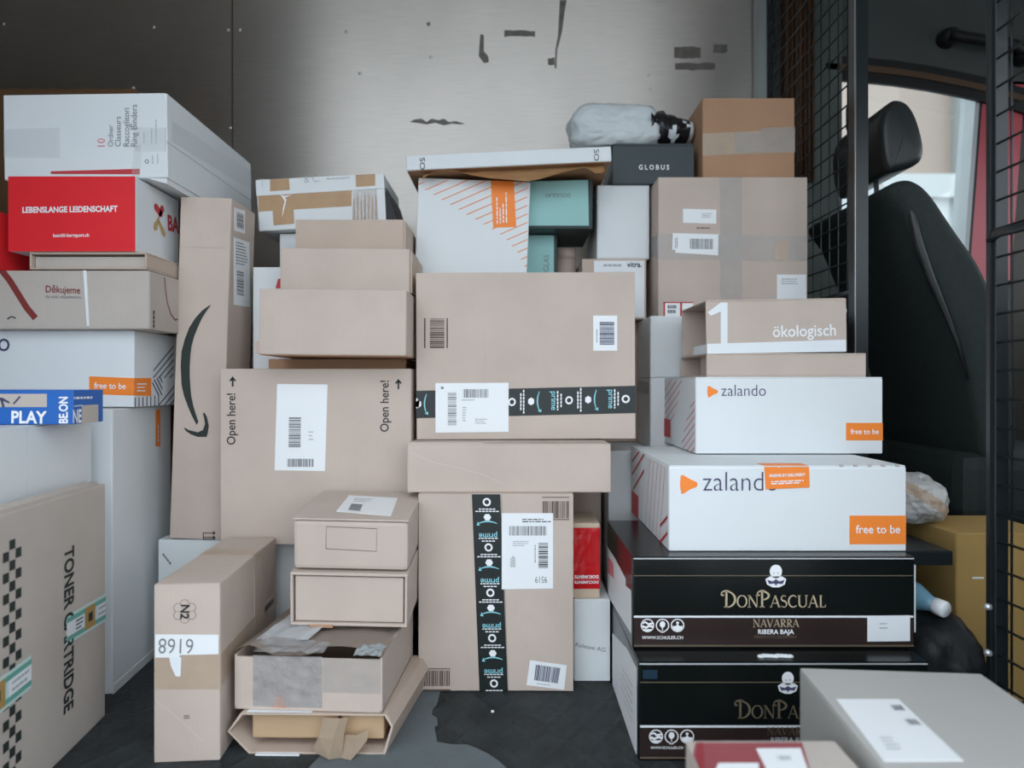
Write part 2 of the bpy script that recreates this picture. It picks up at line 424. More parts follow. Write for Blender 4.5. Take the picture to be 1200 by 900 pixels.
# far wall: brushed sheet-metal panels over a steel side
def sheet_metal():
    m = bpy.data.materials.new('brushed_sheet'); m.use_nodes = True; MATS['brushed_sheet'] = m
    nt = m.node_tree; N = nt.nodes; L = nt.links; p = N['Principled BSDF']
    p.distribution = 'MULTI_GGX'; p.inputs['Metallic'].default_value = 1; p.inputs['Anisotropic'].default_value = .97
    tg = N.new('ShaderNodeTangent'); tg.direction_type = 'UV_MAP'; tg.uv_map = 'UVMap'; L.new(tg.outputs[0], p.inputs['Tangent'])
    tc = N.new('ShaderNodeTexCoord'); mp = N.new('ShaderNodeMapping'); mp.inputs['Scale'].default_value = (3, 1, 90); L.new(tc.outputs['Object'], mp.inputs['Vector'])
    n1 = N.new('ShaderNodeTexNoise'); n1.inputs['Scale'].default_value = 3; n1.inputs['Detail'].default_value = 8; L.new(mp.outputs['Vector'], n1.inputs['Vector'])
    n2 = N.new('ShaderNodeTexNoise'); n2.inputs['Scale'].default_value = 3.5; n2.inputs['Detail'].default_value = 5; L.new(tc.outputs['Object'], n2.inputs['Vector'])
    cr = N.new('ShaderNodeMapRange'); cr.inputs['To Min'].default_value = .78; cr.inputs['To Max'].default_value = .98; L.new(n2.outputs['Fac'], cr.inputs['Value'])
    c2 = N.new('ShaderNodeMapRange'); c2.inputs['To Min'].default_value = .86; c2.inputs['To Max'].default_value = 1.12; L.new(n1.outputs['Fac'], c2.inputs['Value'])
    mu = N.new('ShaderNodeMath'); mu.operation = 'MULTIPLY'; L.new(cr.outputs[0], mu.inputs[0]); L.new(c2.outputs[0], mu.inputs[1])
    vm = N.new('ShaderNodeVectorMath'); vm.operation = 'SCALE'; vm.inputs[0].default_value = (1.0, .935, .87); L.new(mu.outputs[0], vm.inputs['Scale'])
    L.new(vm.outputs[0], p.inputs['Base Color'])
    rr = N.new('ShaderNodeMapRange'); rr.inputs['To Min'].default_value = .38; rr.inputs['To Max'].default_value = .48; L.new(n1.outputs['Fac'], rr.inputs['Value']); L.new(rr.outputs[0], p.inputs['Roughness'])
sheet_metal()
mat('residue', (.16, .15, .13), rough=.8, var=.4, scale=40, alpha=.75)
wall_back = structure(boxobj('wall_back', -2.2, .90, YW+.006, YW+.05, 0, 2.12, 'van_inner'))
def panel(x0, x1):
    o = boxobj('panel', x0, x1, YW, YW+.006, .02, 2.1, 'brushed_sheet', wall_back)
    me = o.data; uvl = me.uv_layers.new(name='UVMap')
    for lp in me.loops:
        c = me.vertices[lp.vertex_index].co; uvl.data[lp.index].uv = (c.z, c.x)
    return o
panel(-2.19, X(271.3, YW)); panel(X(273, YW), .83)
boxobj('seam_gap', X(271.5, YW), X(272.8, YW), YW+.002, YW+.0062, .02, 2.1, 'trim_brown', wall_back)
rv = None
for px, py in ((4, 28), (180, 32), (267, 35), (281, 35), (406, 37), (505, 67), (270, 150), (422, 86), (760, 88), (762, 104), (20, 106), (156, 103)):
    if rv is None:
        bm = bmesh.new(); bmesh.ops.create_uvsphere(bm, u_segments=10, v_segments=5, radius=.006)
        for v in bm.verts: v.co.y *= .45
        rv = bm2me(bm, 'rivet', True); o = link('rivet', rv, 'bolt_zinc', wall_back)
    else: o = link('rivet', rv, None, wall_back)
    o.location = (X(px, YW), YW, Z(py, YW))
def residue(pts):
    bm = bmesh.new(); vs = [bm.verts.new((X(px, YW), YW-.0006, Z(py, YW))) for px, py in pts]
    ts = tessellate_polygon([[v.co for v in vs]])
    for t in ts:
        q = bm.faces.new([vs[i] for i in t]); q.normal_update()
        if q.normal.y > 0: q.normal_flip()
    link('tape_residue', bm2me(bm, 'tape_residue'), 'residue', wall_back)
rnd = random.Random(4)
def ragged(x0, y0, x1, y1, j=1.2, n=7):
    top = [(x0+(x1-x0)*i/n, y0+rnd.uniform(-j, j)) for i in range(n+1)]; bot = [(x1-(x1-x0)*i/n, y1+rnd.uniform(-j, j)) for i in range(n+1)]
    return top+bot
residue([(563, 40), (567, 41), (567, 60), (572, 66), (573, 73), (567, 74), (561, 66), (562, 50)])
residue(ragged(591, 36, 627, 43, .8)); residue(ragged(642, 68, 650, 76, .8, 4))
residue([(656, 0), (664, 0), (661, 18), (659, 35), (656, 48), (653, 58), (652, 80), (650, 80), (651, 58), (654, 40), (655, 20)])
residue([(480, 143), (486, 140), (494, 139), (500, 143), (506, 139), (514, 141), (520, 139), (526, 143), (534, 142), (545, 145), (540, 146), (530, 145), (520, 147), (510, 144), (500, 146), (488, 144)])
for a in ((790, 55, 821, 68), (791, 74, 838, 82), (836, 52, 852, 62), (500, 26, 504, 30)): residue(ragged(*a, .9))
# pillar at the end of the wall, ceiling, rear end, door side
bm = bmesh.new(); tube(bm, [(.862, YW-.012, 0), (.862, YW-.012, 2.1)], .034, 14)
structure(link('trim_1', bm2me(bm, 'trim_1', True), 'van_pale'))
structure(boxobj('ceiling', -2.25, 2.45, .40, YW+.06, 2.12, 2.17, 'van_roof'))
structure(boxobj('wall_left', -2.25, -2.2, .40, YW+.06, -.06, 2.12, 'van_inner'))
wf = structure(boxobj('wall_front', -2.2, -1.20, .40, .46, -.06, 2.12, 'van_inner'))
boxobj('door_header', -1.20, .96, .40, .46, 2.06, 2.12, 'van_inner', wf)
boxobj('door_pillar', .96, 1.10, .40, .46, -.06, 2.12, 'van_inner', wf)
boxobj('cab_door_panel', 1.10, 2.4, .40, .46, -.06, .98, 'van_inner', wf)
boxobj('cab_door_top', 1.10, 2.4, .40, .46, 1.66, 2.12, 'van_inner', wf)
boxobj('front_pillar', 1.95, 2.4, .40, .46, .98, 1.66, 'van_inner', wf)
wr = structure(boxobj('wall_right', 2.4, 2.45, .40, YW+.06, -.06, 1.05, 'van_inner'))
boxobj('windscreen_header', 2.4, 2.45, .40, YW+.06, 1.75, 2.12, 'van_inner', wr)
boxobj('dashboard', 2.05, 2.4, .47, YW, .0, 1.0, 'plastic_black', wr, bev=.03)
# ------------------------------------------------------------------ cab: driver's door side
YC = 2.40
cab = structure(boxobj('wall_cab', .90, 2.4, YC, YC+.06, -.06, .93, 'van_inner'))
boxobj('pillar_trim', .90, 1.14, YC-.05, YC+.06, .0, 2.12, 'cab_trim', cab, bev=.012)
boxobj('roof_lining', .90, 2.4, YC-.03, YC-.01, 1.76, 2.12, 'headliner', cab)
boxobj('corner_lining', 1.48, 2.4, YC-.03, YC-.01, 1.715, 1.76, 'headliner', cab)
boxobj('front_post', 1.76, 2.4, YC, YC+.06, .93, 1.76, 'van_inner', cab)
def strip(name, pxs, t, m, y0, y1):
    """curved trim strip along a pixel path, given thickness in metres"""
    bm = bmesh.new(); prev = None
    for px, py in pxs:
        x, z = X(px, YC), Z(py, YC)
        r = [bm.verts.new((x, y, zz)) for y, zz in ((y0, z-t/2), (y1, z-t/2), (y1, z+t/2), (y0, z+t/2))]
        if prev:
            for k in range(4): bm.faces.new((prev[k], prev[(k+1) % 4], r[(k+1) % 4], r[k]))
        else: bm.faces.new(r)
        prev = r
    bm.faces.new(prev[::-1]); bmesh.ops.recalc_face_normals(bm, faces=bm.faces[:])
    return link(name, bm2me(bm, name), m, cab)
path = [(960, 86), (1000, 88), (1040, 92), (1080, 98), (1120, 106), (1160, 115), (1200, 127), (1240, 141)]
strip('door_seal', path, .085, 'plastic_black', YC-.045, YC-.032)
strip('trim_strip', [(p, q-1) for p, q in path], .022, 'trim_brown', YC-.05, YC-.044)
bm = bmesh.new()
def slant(name, px0, px1, m, y0=YC-.03, y1=YC+.05):
    bm = bmesh.new()
    c = [(X(px0+4, YC), Z(100, YC)), (X(px1+4, YC), Z(100, YC)), (X(px1-13, YC), Z(330, YC)), (X(px0-13, YC), Z(330, YC))]
    a = [bm.verts.new((x, y0, z)) for x, z in c]; b = [bm.verts.new((x, y1, z)) for x, z in c]
    bm.faces.new(a); bm.faces.new(b[::-1])
    for i in range(4): bm.faces.new((a[i], a[(i+1) % 4], b[(i+1) % 4], b[i]))
    bmesh.ops.recalc_face_normals(bm, faces=bm.faces[:])
    return link(name, bm2me(bm, name), m, cab)
slant('window_seal', 1134, 1139, 'seal_grey'); slant('window_channel', 1139, 1142, 'plastic_black'); slant('painted_post', 1142, 1190, 'van_red')
def glass():
    m = bpy.data.materials.new('window_glass'); m.use_nodes = True; MATS['window_glass'] = m
    nt = m.node_tree; N = nt.nodes; L = nt.links
    N.remove(N['Principled BSDF']); tr = N.new('ShaderNodeBsdfTransparent'); tr.inputs[0].default_value = (.90, .94, .93, 1)
    gl = N.new('ShaderNodeBsdfGlossy'); gl.inputs['Roughness'].default_value = .02
    mx = N.new('ShaderNodeMixShader'); mx.inputs[0].default_value = .07
    L.new(tr.outputs[0], mx.inputs[1]); L.new(gl.outputs[0], mx.inputs[2]); L.new(mx.outputs[0], N['Material Output'].inputs[0])
glass()
structure(boxobj('window_1', 1.14, 1.76, YC+.02, YC+.025, .93, 1.76, 'window_glass'))
# grab handle on the lining
gh = empty('grab_handle', (X(1115, YC), YC-.03, Z(60, YC))); tag(gh, 'black plastic grab handle on the grey headliner above the cab window', 'grab handle')
def hp(px, py, y): return (X(px, YC)-gh.location.x, y, Z(py, YC)-gh.location.z)
tubeobj('grip', [hp(1097, 53, -.045), (hp(1112, 59, -.06)), hp(1135, 63, -.065), hp(1165, 68, -.065), hp(1190, 74, -.05)], .018, 'plastic_black', gh, 10)
for px, py in ((1101, 52), (1187, 73)): tubeobj('mount', [hp(px, py, .006), hp(px, py, -.03), hp(px, py, -.05)], [.034, .03, .02], 'plastic_black', gh, 12)
# brown pleated curtain added for brown strips beside the pillar, seen through the wire
cu = empty('infill', (.96, 2.28, 0)); tag(cu, 'dark brown pleated curtain hanging behind the wire mesh beside the pale pillar', 'infill')
bm = bmesh.new(); n = 40; row = []
for i in range(n+1):
    x = -.055+.105*i/n; y = .022*math.sin(i*1.15)
    row.append((bm.verts.new((x, y, 1.35)), bm.verts.new((x, y, 2.11)), bm.verts.new((x, y+.004, 1.35)), bm.verts.new((x, y+.004, 2.11))))
for a, b in zip(row, row[1:]): bm.faces.new((a[0], b[0], b[1], a[1])); bm.faces.new((a[2], a[3], b[3], b[2]))
link('cloth', bm2me(bm, 'cloth', True), 'infill_brown', cu)
tubeobj('infill_rail', [(-.07, 0, 2.10), (.14, 0, 2.10)], .008, 'steel_black', cu)
# seat belt
sb = empty('seat_belt', (1.17, 2.32, 0)); tag(sb, 'pale grey seat belt webbing hanging in front of the cab pillar', 'seat belt')
bm = bmesh.new(); addbox(bm, -.022, .022, -.0015, .0015, .75, 1.55); link('webbing', bm2me(bm, 'webbing'), 'seal_grey', sb)
bm = bmesh.new(); addbox(bm, -.032, .032, -.012, .012, 1.54, 1.62, .006); link('anchor', bm2me(bm, 'anchor'), 'plastic_black', sb)
# driver's seat
def prism_y(name, prof, y0, y1, m, parent, bev=.03, seg=5, fan=False):
    """a cushion: side profile carried across, both sides rounded off and slightly domed"""
    P = [Vector(p) for p in prof]
    for _ in range(2):                                            # smooth the outline
        P = [q for i in range(len(P)) for q in (P[i]*.75+P[(i+1) % len(P)]*.25, P[i]*.25+P[(i+1) % len(P)]*.75)]
    cx = sum((p.x for p in P))/len(P); cz = sum((p.y for p in P))/len(P); n = len(P)
    nor = []
    for i in range(n):
        t = (P[(i+1) % n]-P[i-1]).normalized(); q = Vector((t.y, -t.x))
        nor.append(q)
    ar = sum(P[i].x*P[(i+1) % n].y-P[(i+1) % n].x*P[i].y for i in range(n))
    if ar < 0: nor = [-q for q in nor]
    bm = bmesh.new(); rings = []
    ang = [R(90*k/seg) for k in range(seg+1)]
    st = [(y0+bev*(1-math.sin(a)), bev*(1-math.cos(a))) for a in reversed(ang)]
    st = [(y, i) for y, i in st]; st2 = [(y1-(y-y0), i) for y, i in reversed(st)]
    st = [(y0+bev*(1-math.cos(a)), bev*(1-math.sin(a))) for a in ang]; st2 = [(y1-(y-y0), i) for y, i in reversed(st)]
    for y, ins in st+st2: rings.append([bm.verts.new((p.x-q.x*ins, y, p.y-q.y*ins)) for p, q in zip(P, nor)])
    for a, b in zip(rings, rings[1:]):
        for k in range(n): bm.faces.new((a[k], a[(k+1) % n], b[(k+1) % n], b[k]))
    for ring in (rings[0], rings[-1]):
        if fan:
            cv = bm.verts.new((cx, ring[0].co.y+(-.008 if ring is rings[0] else .008), cz))
            for k in range(n): bm.faces.new((ring[k], ring[(k+1) % n], cv))
        else: bm.faces.new(ring)
    caps = [f for f in bm.faces if len(f.verts) == n]
    bmesh.ops.recalc_face_normals(bm, faces=bm.faces[:])
    bmesh.ops.triangulate(bm, faces=caps)
    me = bm2me(bm, name, True)
    for p in me.polygons:
        if abs(p.normal.y) > .97 and not fan: p.use_smooth = False
    return link(name, me, m, parent)
seat = empty('driver_seat', (1.2, 1.95, 0)); tag(seat, 'black cloth driver seat with headrest in the cab beyond the wire mesh', 'car seat')
YS = 1.70
sx, sy = seat.location.x, seat.location.y
def prof(pts, y=YS): return [(X(px, y)-sx, Z(py, y)) for px, py in pts]
back = prism_y('backrest', prof([(1040, 222), (1052, 210), (1070, 206), (1086, 214), (1100, 230), (1113, 250), (1130, 275), (1152, 305), (1170, 345), (1185, 400), (1196, 460), (1200, 540), (1160, 560), (1146, 470), (1130, 410), (1106, 350), (1082, 296), (1064, 250)]), YS-sy, 2.2-sy, 'seat_fabric', seat, .035)
tubeobj('piping', [(x, YS-sy+.012, z) for x, z in prof([(1068, 232), (1072, 250), (1080, 285), (1094, 325), (1110, 362), (1126, 402), (1138, 445)])], [.003, .010, .012, .011, .008, .005, .003], 'seat_leather', back, 8)
head = prism_y('headrest', prof([(1032, 150), (1036, 130), (1046, 116), (1056, 114), (1068, 120), (1078, 138), (1085, 165), (1086, 182), (1078, 192), (1052, 201), (1042, 200), (1036, 185)], 1.8), 1.80-sy, 2.09-sy, 'seat_leather', seat, .022, fan=True)
for yy in (1.90, 1.99): tubeobj('headrest_post', [(X(1050, 1.8)-sx, yy-sy, Z(205, 1.8)+.02), (X(1050, 1.8)-sx+.01, yy-sy, 1.08)], .007, 'steel_edge', seat)
boxobj('cushion', -.08, .42, YS-sy, .25, .32, .50, 'seat_fabric', seat, bev=.04)
boxobj('pedestal', -.05, .38, YS-sy+.04, .22, 0, .33, 'plastic_black', seat, bev=.01)

# ------------------------------------------------------------------ wire mesh partition between cargo bay and cab
XP = .868
def mesh_panel(name, label, y0, y1, z0=0., z1=2.11, posts=(), step=.0505, zoff=0.):
    p = empty(name, (XP, (y0+y1)/2, 0)); tag(p, label, 'partition')
    c = (y0+y1)/2
    bm = bmesh.new(); tube(bm, [(0, 0, z0+.01), (0, 0, z1-.01)], .0022, 6); vm = bm2me(bm, 'wire', True)
    bm = bmesh.new(); tube(bm, [(0, y0-c, 0), (0, y1-c, 0)], .0022, 6); hm = bm2me(bm, 'wire', True)
    vm.materials.append(MATS['steel_black']); hm.materials.append(MATS['steel_black'])
    y = y0+step*.6
    while y < y1-.01: o = link('wire', vm, None, p); o.location = (0, y-c, 0); y += step
    z = z0+.03+zoff
    while z < z1-.02: o = link('wire', hm, None, p); o.location = (-.004, 0, z); z += step
    for q0, q1, x0, x1 in posts: boxobj('post', x0, x1, q0-c, q1-c, z0, z1, 'steel_black', p, bev=.002)
    return p, c
mp1, c1 = mesh_panel('wire_partition', 'black wire mesh partition reaching from the pale pillar to the square post behind the seat', 1.735, 2.31, posts=((1.70, 1.738, -.012, .02), (2.30, 2.315, -.008, .012)))
boxobj('lit_edge', -.0135, -.012, 1.7-c1, 1.705-c1, .0, 2.11, 'steel_edge', mp1)  # paler strip imitates the lit edge of the black post
boxobj('top_rail', -.010, .012, 1.738-c1, 2.30-c1, 2.09, 2.11, 'steel_black', mp1)
boxobj('middle_rail', -.008, .008, 1.738-c1, 2.30-c1, .905, .915, 'steel_black', mp1)
mp2, c2 = mesh_panel('wire_gate', 'black wire mesh gate panel with round bolts standing next to the opening to the seat', .60, 1.235, posts=((1.215, 1.235, -.008, .016), (.60, .62, -.01, .012)), zoff=.012)
boxobj('flat_bar', -.0125, -.008, 1.222-c2, 1.232-c2, 0, 2.11, 'steel_black', mp2)
for z in (.10, 2.09): boxobj('rail', -.006, .010, .62-c2, 1.215-c2, z, z+.012, 'steel_black', mp2)
for py in (711, 765): 
    z = Z(py, 1.225); tubeobj('bolt', [(-.010, 1.225-c2, z), (-.017, 1.225-c2, z), (-.02, 1.225-c2, z)], [.0065, .006, .003], 'bolt_zinc', mp2, 10)
tubeobj('latch_bar', [(-.010, 1.228-c2, Z(278, 1.2)), (-.012, 1.20-c2, Z(272, 1.2)), (-.012, 1.16-c2, Z(274, 1.2)), (-.010, 1.06-c2, Z(274, 1.2))], [.006, .009, .008, .008], 'steel_black', mp2, 10)

# ------------------------------------------------------------------ outside
structure(boxobj('ground', -30, 30, -30, 40, -.62, -.55, 'asphalt'))
bl = empty('townhouse', (4.0, 7.5, -.55)); tag(bl, 'peach and white rendered building across the street seen through the cab window', 'building')
boxobj('ground_storey', -3, .9, 0, 3, 0, 3.4, 'facade_white', bl)
boxobj('upper_wall', .28, .95, .05, 3, 3.4, 7.2, 'facade_peach', bl)
boxobj('ledge', .1, 1.0, -.12, .06, 3.25, 3.5, 'facade_white', bl)
boxobj('corner_wall', .86, 5, -.1, 3, 0, 7.2, 'facade_grey', bl)
boxobj('window', -1.8, -.7, -.03, .02, .9, 2.4, 'ink_grey', bl); boxobj('door', 1.6, 2.6, -.13, -.08, 0, 2.2, 'ink_grey', bl)

# ------------------------------------------------------------------ parcels: middle
FA = 'kraft'
# tall carton standing on the floor, printed black tape down its front
Y = 1.50
c = Carton('cardboard_box', 'tall kraft carton on the floor with vertical black printed tape and white label', 'box', X(490, Y), X(672, Y), Y, 0, .434, .30, FA)
c.slab('F', c.P('F', [(491, 579.5), (553, 579.5), (562, 808), (491, 809)]), FA, 'flap', .003)
c.slab('F', c.P('F', [(588, 579.5), (671.5, 579.5), (671.5, 809), (596, 808)]), FA, 'flap', .003)
c.off['F'] = .003
def tape_print(c, tape, f, origin, step, across, n, offs=0, rot=0, width=.062, first=0):
    """one repeat of the tape's print, n times: ring, small print, cube, curved arrow, word. origin/step/across in uv"""
    o = Vector(origin); st = Vector(step); ac = Vector(across)
    P_ = lambda a, b: tuple(o+st*a+ac*b)          # a: repeats along, b: -.5 .. .5 across the tape
    L = st.length; k = width/L                    # keep discs round
    W_, C_ = [], []
    for i in range(first, n):
        for q in ribbon(disc(0, 0, 1)+[disc(0, 0, 1)[0]], .55): W_.append([P_(i+.115*k*x, .115*y) for x, y in q])
        for a, w in ((.155, .30), (.205, .42), (.80, .34), (.86, .24)):
            x = -w
            while x < w: W_.append([P_(i+a-.012, x), P_(i+a+.012, x), P_(i+a+.012, min(x+.1, w)), P_(i+a-.012, min(x+.1, w))]); x += .125
        hexa = [(math.cos(R(30+60*j)), math.sin(R(30+60*j))) for j in range(6)]
        W_.append([P_(i+.335+.13*k*x, .14*y) for x, y in hexa])
        for q in ribbon([(x*.34, -math.cos(x*1.2)*.12) for x in [j/8 for j in range(-8, 9)]], [.015+.035*math.cos(j/8*1.3) for j in range(-8, 9)]): C_.append([P_(i+.50+y*k*1.0, x) for x, y in q])
        C_.append([P_(i+.50+y*k, x) for x, y in ((.34, -.12), (.28, .03), (.40, .02))])
    c.flat(f, W_, 'ink_white', 'tape_print', .0011, tape)['kind'] = 'stuff'
    c.flat(f, C_, 'ink_cyan', 'arrow_print', .0011, tape)
    for i in range(first, n):
        c.text(f, 'prime', P_(i+.69, -.33), P_(i+.69, .33), 'ink_cyan', .012, 1.0, .0012, tape, px=False)
tp = c.slab('F', c.P('F', [(553, 579), (586, 579), (595, 808.5), (562, 809.5)]), 'smile_black', 'tape', .0006)
a = Vector(c.uv('F', 570.5, 588)); b = Vector(c.uv('F', 572.6, 641)); e0 = Vector(c.uv('F', 555, 620)); e1 = Vector(c.uv('F', 587.5, 620))
tape_print(c, tp, 'F', a, b-a, e0-e1, 5)
lb = c.paper('F', [(588, 690), (648, 689), (648, 601), (588, 601)], base=.0004)
c.bars('F', [(597, 627), (641, 627), (641, 616), (597, 616)], 34, 'ink_grey', .0016, lb, 5)
c.bars('F', [(631, 665), (642, 665), (642, 635), (631, 635)], 20, 'ink', .0016, lb, 6, along=1)
c.lines('F', [(612, 612), (646, 612), (646, 607), (612, 607)], 2, 'ink', .0016, lb, 2)
c.lines('F', [(601, 640), (620, 640), (620, 633), (601, 633)], 3, 'ink_pale', .0016, lb, 4)
c.lines('F', [(604, 664), (604, 650), (598, 650), (598, 664)], 3, 'ink_grey', .0016, lb, 5)
c.text('F', '9519', (641, 675), (627, 675), 'ink_grey', .0, 1.5, .0016, lb)
c.lines('F', [(628, 659), (628, 636), (626, 636), (626, 659)], 1, 'ink_grey', .0016, lb, 6)
c.bars('F', [(636, 607), (667, 607), (667, 587), (636, 587)], 22, 'ink_brown', .0007, None, 9)
c.each('F', [c.P('F', q) for q in ([(635, 583), (667, 583), (667, 582), (635, 582)], [(635, 609), (667, 609), (667, 608), (635, 608)], [(496, 783.5), (528, 783.5), (528, 782.5), (496, 782.5)], [(496, 809), (528, 809), (528, 807), (496, 807)])], 'ink_brown', 'barcode_frame', .0006)
c.bars('F', [(496, 803), (528, 803), (528, 785), (496, 785)], 22, 'ink_brown', .0007, None, 10)
lb = c.paper('F', [(617, 802), (661, 807.5), (664, 779), (621, 773)])
c.bars('F', [(626, 796), (654, 800), (657, 782), (628, 778)], 24, 'ink_navy', .0013, lb, 12)
c.lines('F', [(629, 801), (652, 804), (652, 802), (629, 799)], 1, 'ink_pale', .0013, lb, 3)

# long flat carton lying across it
Y = 1.515
c = Carton('cardboard_box', 'long low kraft carton lying flat on top of the tall black-taped carton', 'box', X(477, Y), X(716, Y), Y, .434, .539, .32, FA)
c.flaps('T', 'h', .55)
c.slab('T', [(.002, .002), (.17, .002), (.165, .012), (.004, .05)], FA, 'loose_flap', .003)
c.flat('F', ribbon(c.P('F', [(481, 530), (505, 541), (540, 549), (566, 556), (590, 567)]), .0012), 'kraft_crease', 'crease', .0004)
# wide carton with horizontal printed tape
Y = 1.62
c = Carton('cardboard_box', 'wide kraft carton with a horizontal black printed tape band and two white labels', 'box', X(488, Y), X(745, Y), Y, .5436, Z(319, Y), .20, FA, roll=-.25)
c.flaps('F', 'h', .255, gap=.002)
c.off['F'] = .003
tp = c.paper('F', [(488, 490), (745, 484), (744.5, 452), (487, 458)], 'smile_black', 'tape')
a = Vector(c.uv('F', 600, 471)); b = Vector(c.uv('F', 666.7, 469)); e0 = Vector(c.uv('F', 666, 486)); e1 = Vector(c.uv('F', 666, 453))
tape_print(c, tp, 'F', a, b-a, e0-e1, 2)
tape_print(c, tp, 'F', Vector(c.uv('F', 468, 474)), b-a, e0-e1, 1)
o_ = Vector(c.uv('F', 733, 467.5))
c.flat('F', [[tuple(o_+Vector((x*.0075, y*.0075))) for x, y in q] for q in ribbon(disc(0, 0, 1)+[disc(0, 0, 1)[0]], .6)], 'ink_white', 'tape_print', .0011, tp)
c.flat('F', [c.P('F', q) for q in ([(487.5, 479), (491, 477), (492, 470), (488, 466)],)], 'ink_white', 'tape_print', .0011, tp)
lb = c.paper('F', [(510.5, 507), (596, 506), (596, 448.5), (510.5, 449)], base=.0006)
c.bars('F', [(543, 466), (573, 466), (573, 456), (543, 456)], 26, 'ink_grey', .0017, lb, 21)
c.bars('F', [(525, 498), (535, 498), (535, 459), (525, 459)], 24, 'ink_grey', .0017, lb, 22, along=1)
c.lines('F', [(557, 497), (575, 497), (575, 490), (557, 490)], 3, 'ink_pale', .0017, lb, 7)
c.lines('F', [(541, 470), (563, 470), (563, 467.5), (541, 467.5)], 1, 'ink_pale', .0017, lb, 8)
c.lines('F', [(542, 494), (547, 494), (547, 476), (542, 476)], 6, 'ink_pale', .0017, lb, 9)
c.flat('F', [[tuple(Vector(c.uv('F', 518.5, 454.5))+Vector((x, y))*.0035) for x, y in disc(0, 0, 1, n=10)]], 'ink_grey', 'stamp', .0017, lb)
lb = c.paper('F', [(695, 411), (723, 411), (723, 370), (695, 370)])
c.bars('F', [(702.5, 404), (719.5, 404), (719.5, 377), (702.5, 377)], 22, 'ink_navy', .0015, lb, 23, along=1)
c.lines('F', [(700, 401), (700, 379), (698.5, 379), (698.5, 401)], 1, 'ink_navy', .0015, lb, 3)
c.bars('F', [(504, 408), (521, 408), (521, 373), (504, 373)], 22, 'ink_brown', .0008, None, 24, along=1)
c.each('F', [c.P('F', q) for q in ([(497.3, 408), (498.8, 408), (498.8, 373), (497.3, 373)], [(523.5, 408), (525, 408), (525, 373), (523.5, 373)])], 'ink_brown', 'barcode_frame', .0008)
c.flat('F', ribbon(c.P('F', [(567, 385), (568, 415), (567.5, 448)]), .0008), 'kraft_warm', 'crease', .0005)
# plain carton behind that carries the upper row
Carton('cardboard_box', 'large plain kraft carton hidden behind the black-taped cartons, carrying the upper row', 'box', -.225, .240, 1.835, 0, .86, .45, 'kraft_warm')

# white carton with orange stripes on end
Y = 1.85
c = Carton('white_carton', 'white carton standing on end with slanting orange stripes and orange sticker', 'box', -.268, .036, Y, .862, 1.229, .12, 'white_board', roll=2.2)
regs = [[(484, 214), (590, 277), (590, 207.5)], [(590, 277), (606, 295), (606, 207.5), (590, 207.5)], [(606, 295), (618, 319), (618, 207.5), (606, 207.5)]]
regs = [c.P('F', q) for q in regs]
pls = []
o_, U_, V_, N_, w_, h_ = c.fr['F']
for i in range(-2, 22):
    a = Vector(c.uv('F', 484, 219+i*10.0)); b = Vector(c.uv('F', 622, 159+i*10.0)); d = (b-a).normalized(); n = Vector((-d.y, d.x))*.0014
    for reg in regs:
        q = clip_poly([tuple(a-n), tuple(b-n), tuple(b+n), tuple(a+n)], reg)
        if len(q) > 2: pls.append(q)
c.flat('F', pls, 'orange_line', 'stripes')
st = c.paper('F', [(578, 267), (605, 266), (602, 208), (575, 208.5)], 'orange', 'sticker')
for i, (y0, y1) in enumerate(((262, 224), (262, 232), (261, 226), (261, 218))): c.lines('F', [(583.5+i*3.6, y0), (583.5+i*3.6-.6, y1), (582+i*3.6-.6, y1), (582+i*3.6, y0)], 1, 'ink_white', .0013, st, 30+i, .9)

# mint cartons, cardboard tube, white cartons behind
Y = 1.90
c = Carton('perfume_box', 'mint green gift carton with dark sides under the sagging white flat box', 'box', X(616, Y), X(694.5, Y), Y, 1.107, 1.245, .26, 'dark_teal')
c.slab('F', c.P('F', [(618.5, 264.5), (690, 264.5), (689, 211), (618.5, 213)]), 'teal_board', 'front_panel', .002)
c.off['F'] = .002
c.text('F', 'DOUGLAS', (668, 227), (639, 227), 'ink_grey', .0, 1.05)
Y = 1.97
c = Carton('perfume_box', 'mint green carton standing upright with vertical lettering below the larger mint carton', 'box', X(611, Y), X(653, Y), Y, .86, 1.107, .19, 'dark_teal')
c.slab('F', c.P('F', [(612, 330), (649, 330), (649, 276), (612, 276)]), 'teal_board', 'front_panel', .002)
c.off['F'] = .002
c.text('F', 'DOUGLAS', (643, 337), (643, 299), 'ink_grey', .0, 1.05)
t_ = empty('mailing_tube', (.175, 2.07, .86)); t_.location.x = .161; tag(t_, 'brown cardboard mailing tube standing upright beside the mint cartons', 'tube')
bm = bmesh.new(); tube(bm, [(0, 0, 0), (0, 0, .215)], .033, 24); link('tube', bm2me(bm, 'tube', True), 'kraft_warm', t_)
bm = bmesh.new(); tube(bm, [(0, 0, .19), (0, 0, .222)], .0338, 24); link('end_cap', bm2me(bm, 'end_cap', True), 'kraft_warm', t_)
Y = 1.77
Carton('white_carton', 'big white carton standing on the floor behind the black wine cartons', 'box', .250, .76, Y, 0, .502, .46, 'white_matte')
Carton('cardboard_box', 'plain kraft carton on the big white carton, tucked behind the stacked white pair', 'box', .245, .60, 2.025, .503, .858, .22, 'kraft_warm')
Y = 1.95
c = Carton('cardboard_box', 'kraft carton with a white printed front panel below the plain white cube', 'box', X(682, Y), X(757.5, Y), Y, .86, 1.033, .28, 'kraft_warm')
c.slab('F', c.P('F', [(696, 372), (755, 372), (755, 305.5), (696, 305.5)]), 'label_soft', 'front_panel', .001)
c.off['F'] = .001
c.text('F', 'vitra.', (734.5, 313), (752, 313), 'ink', .02)
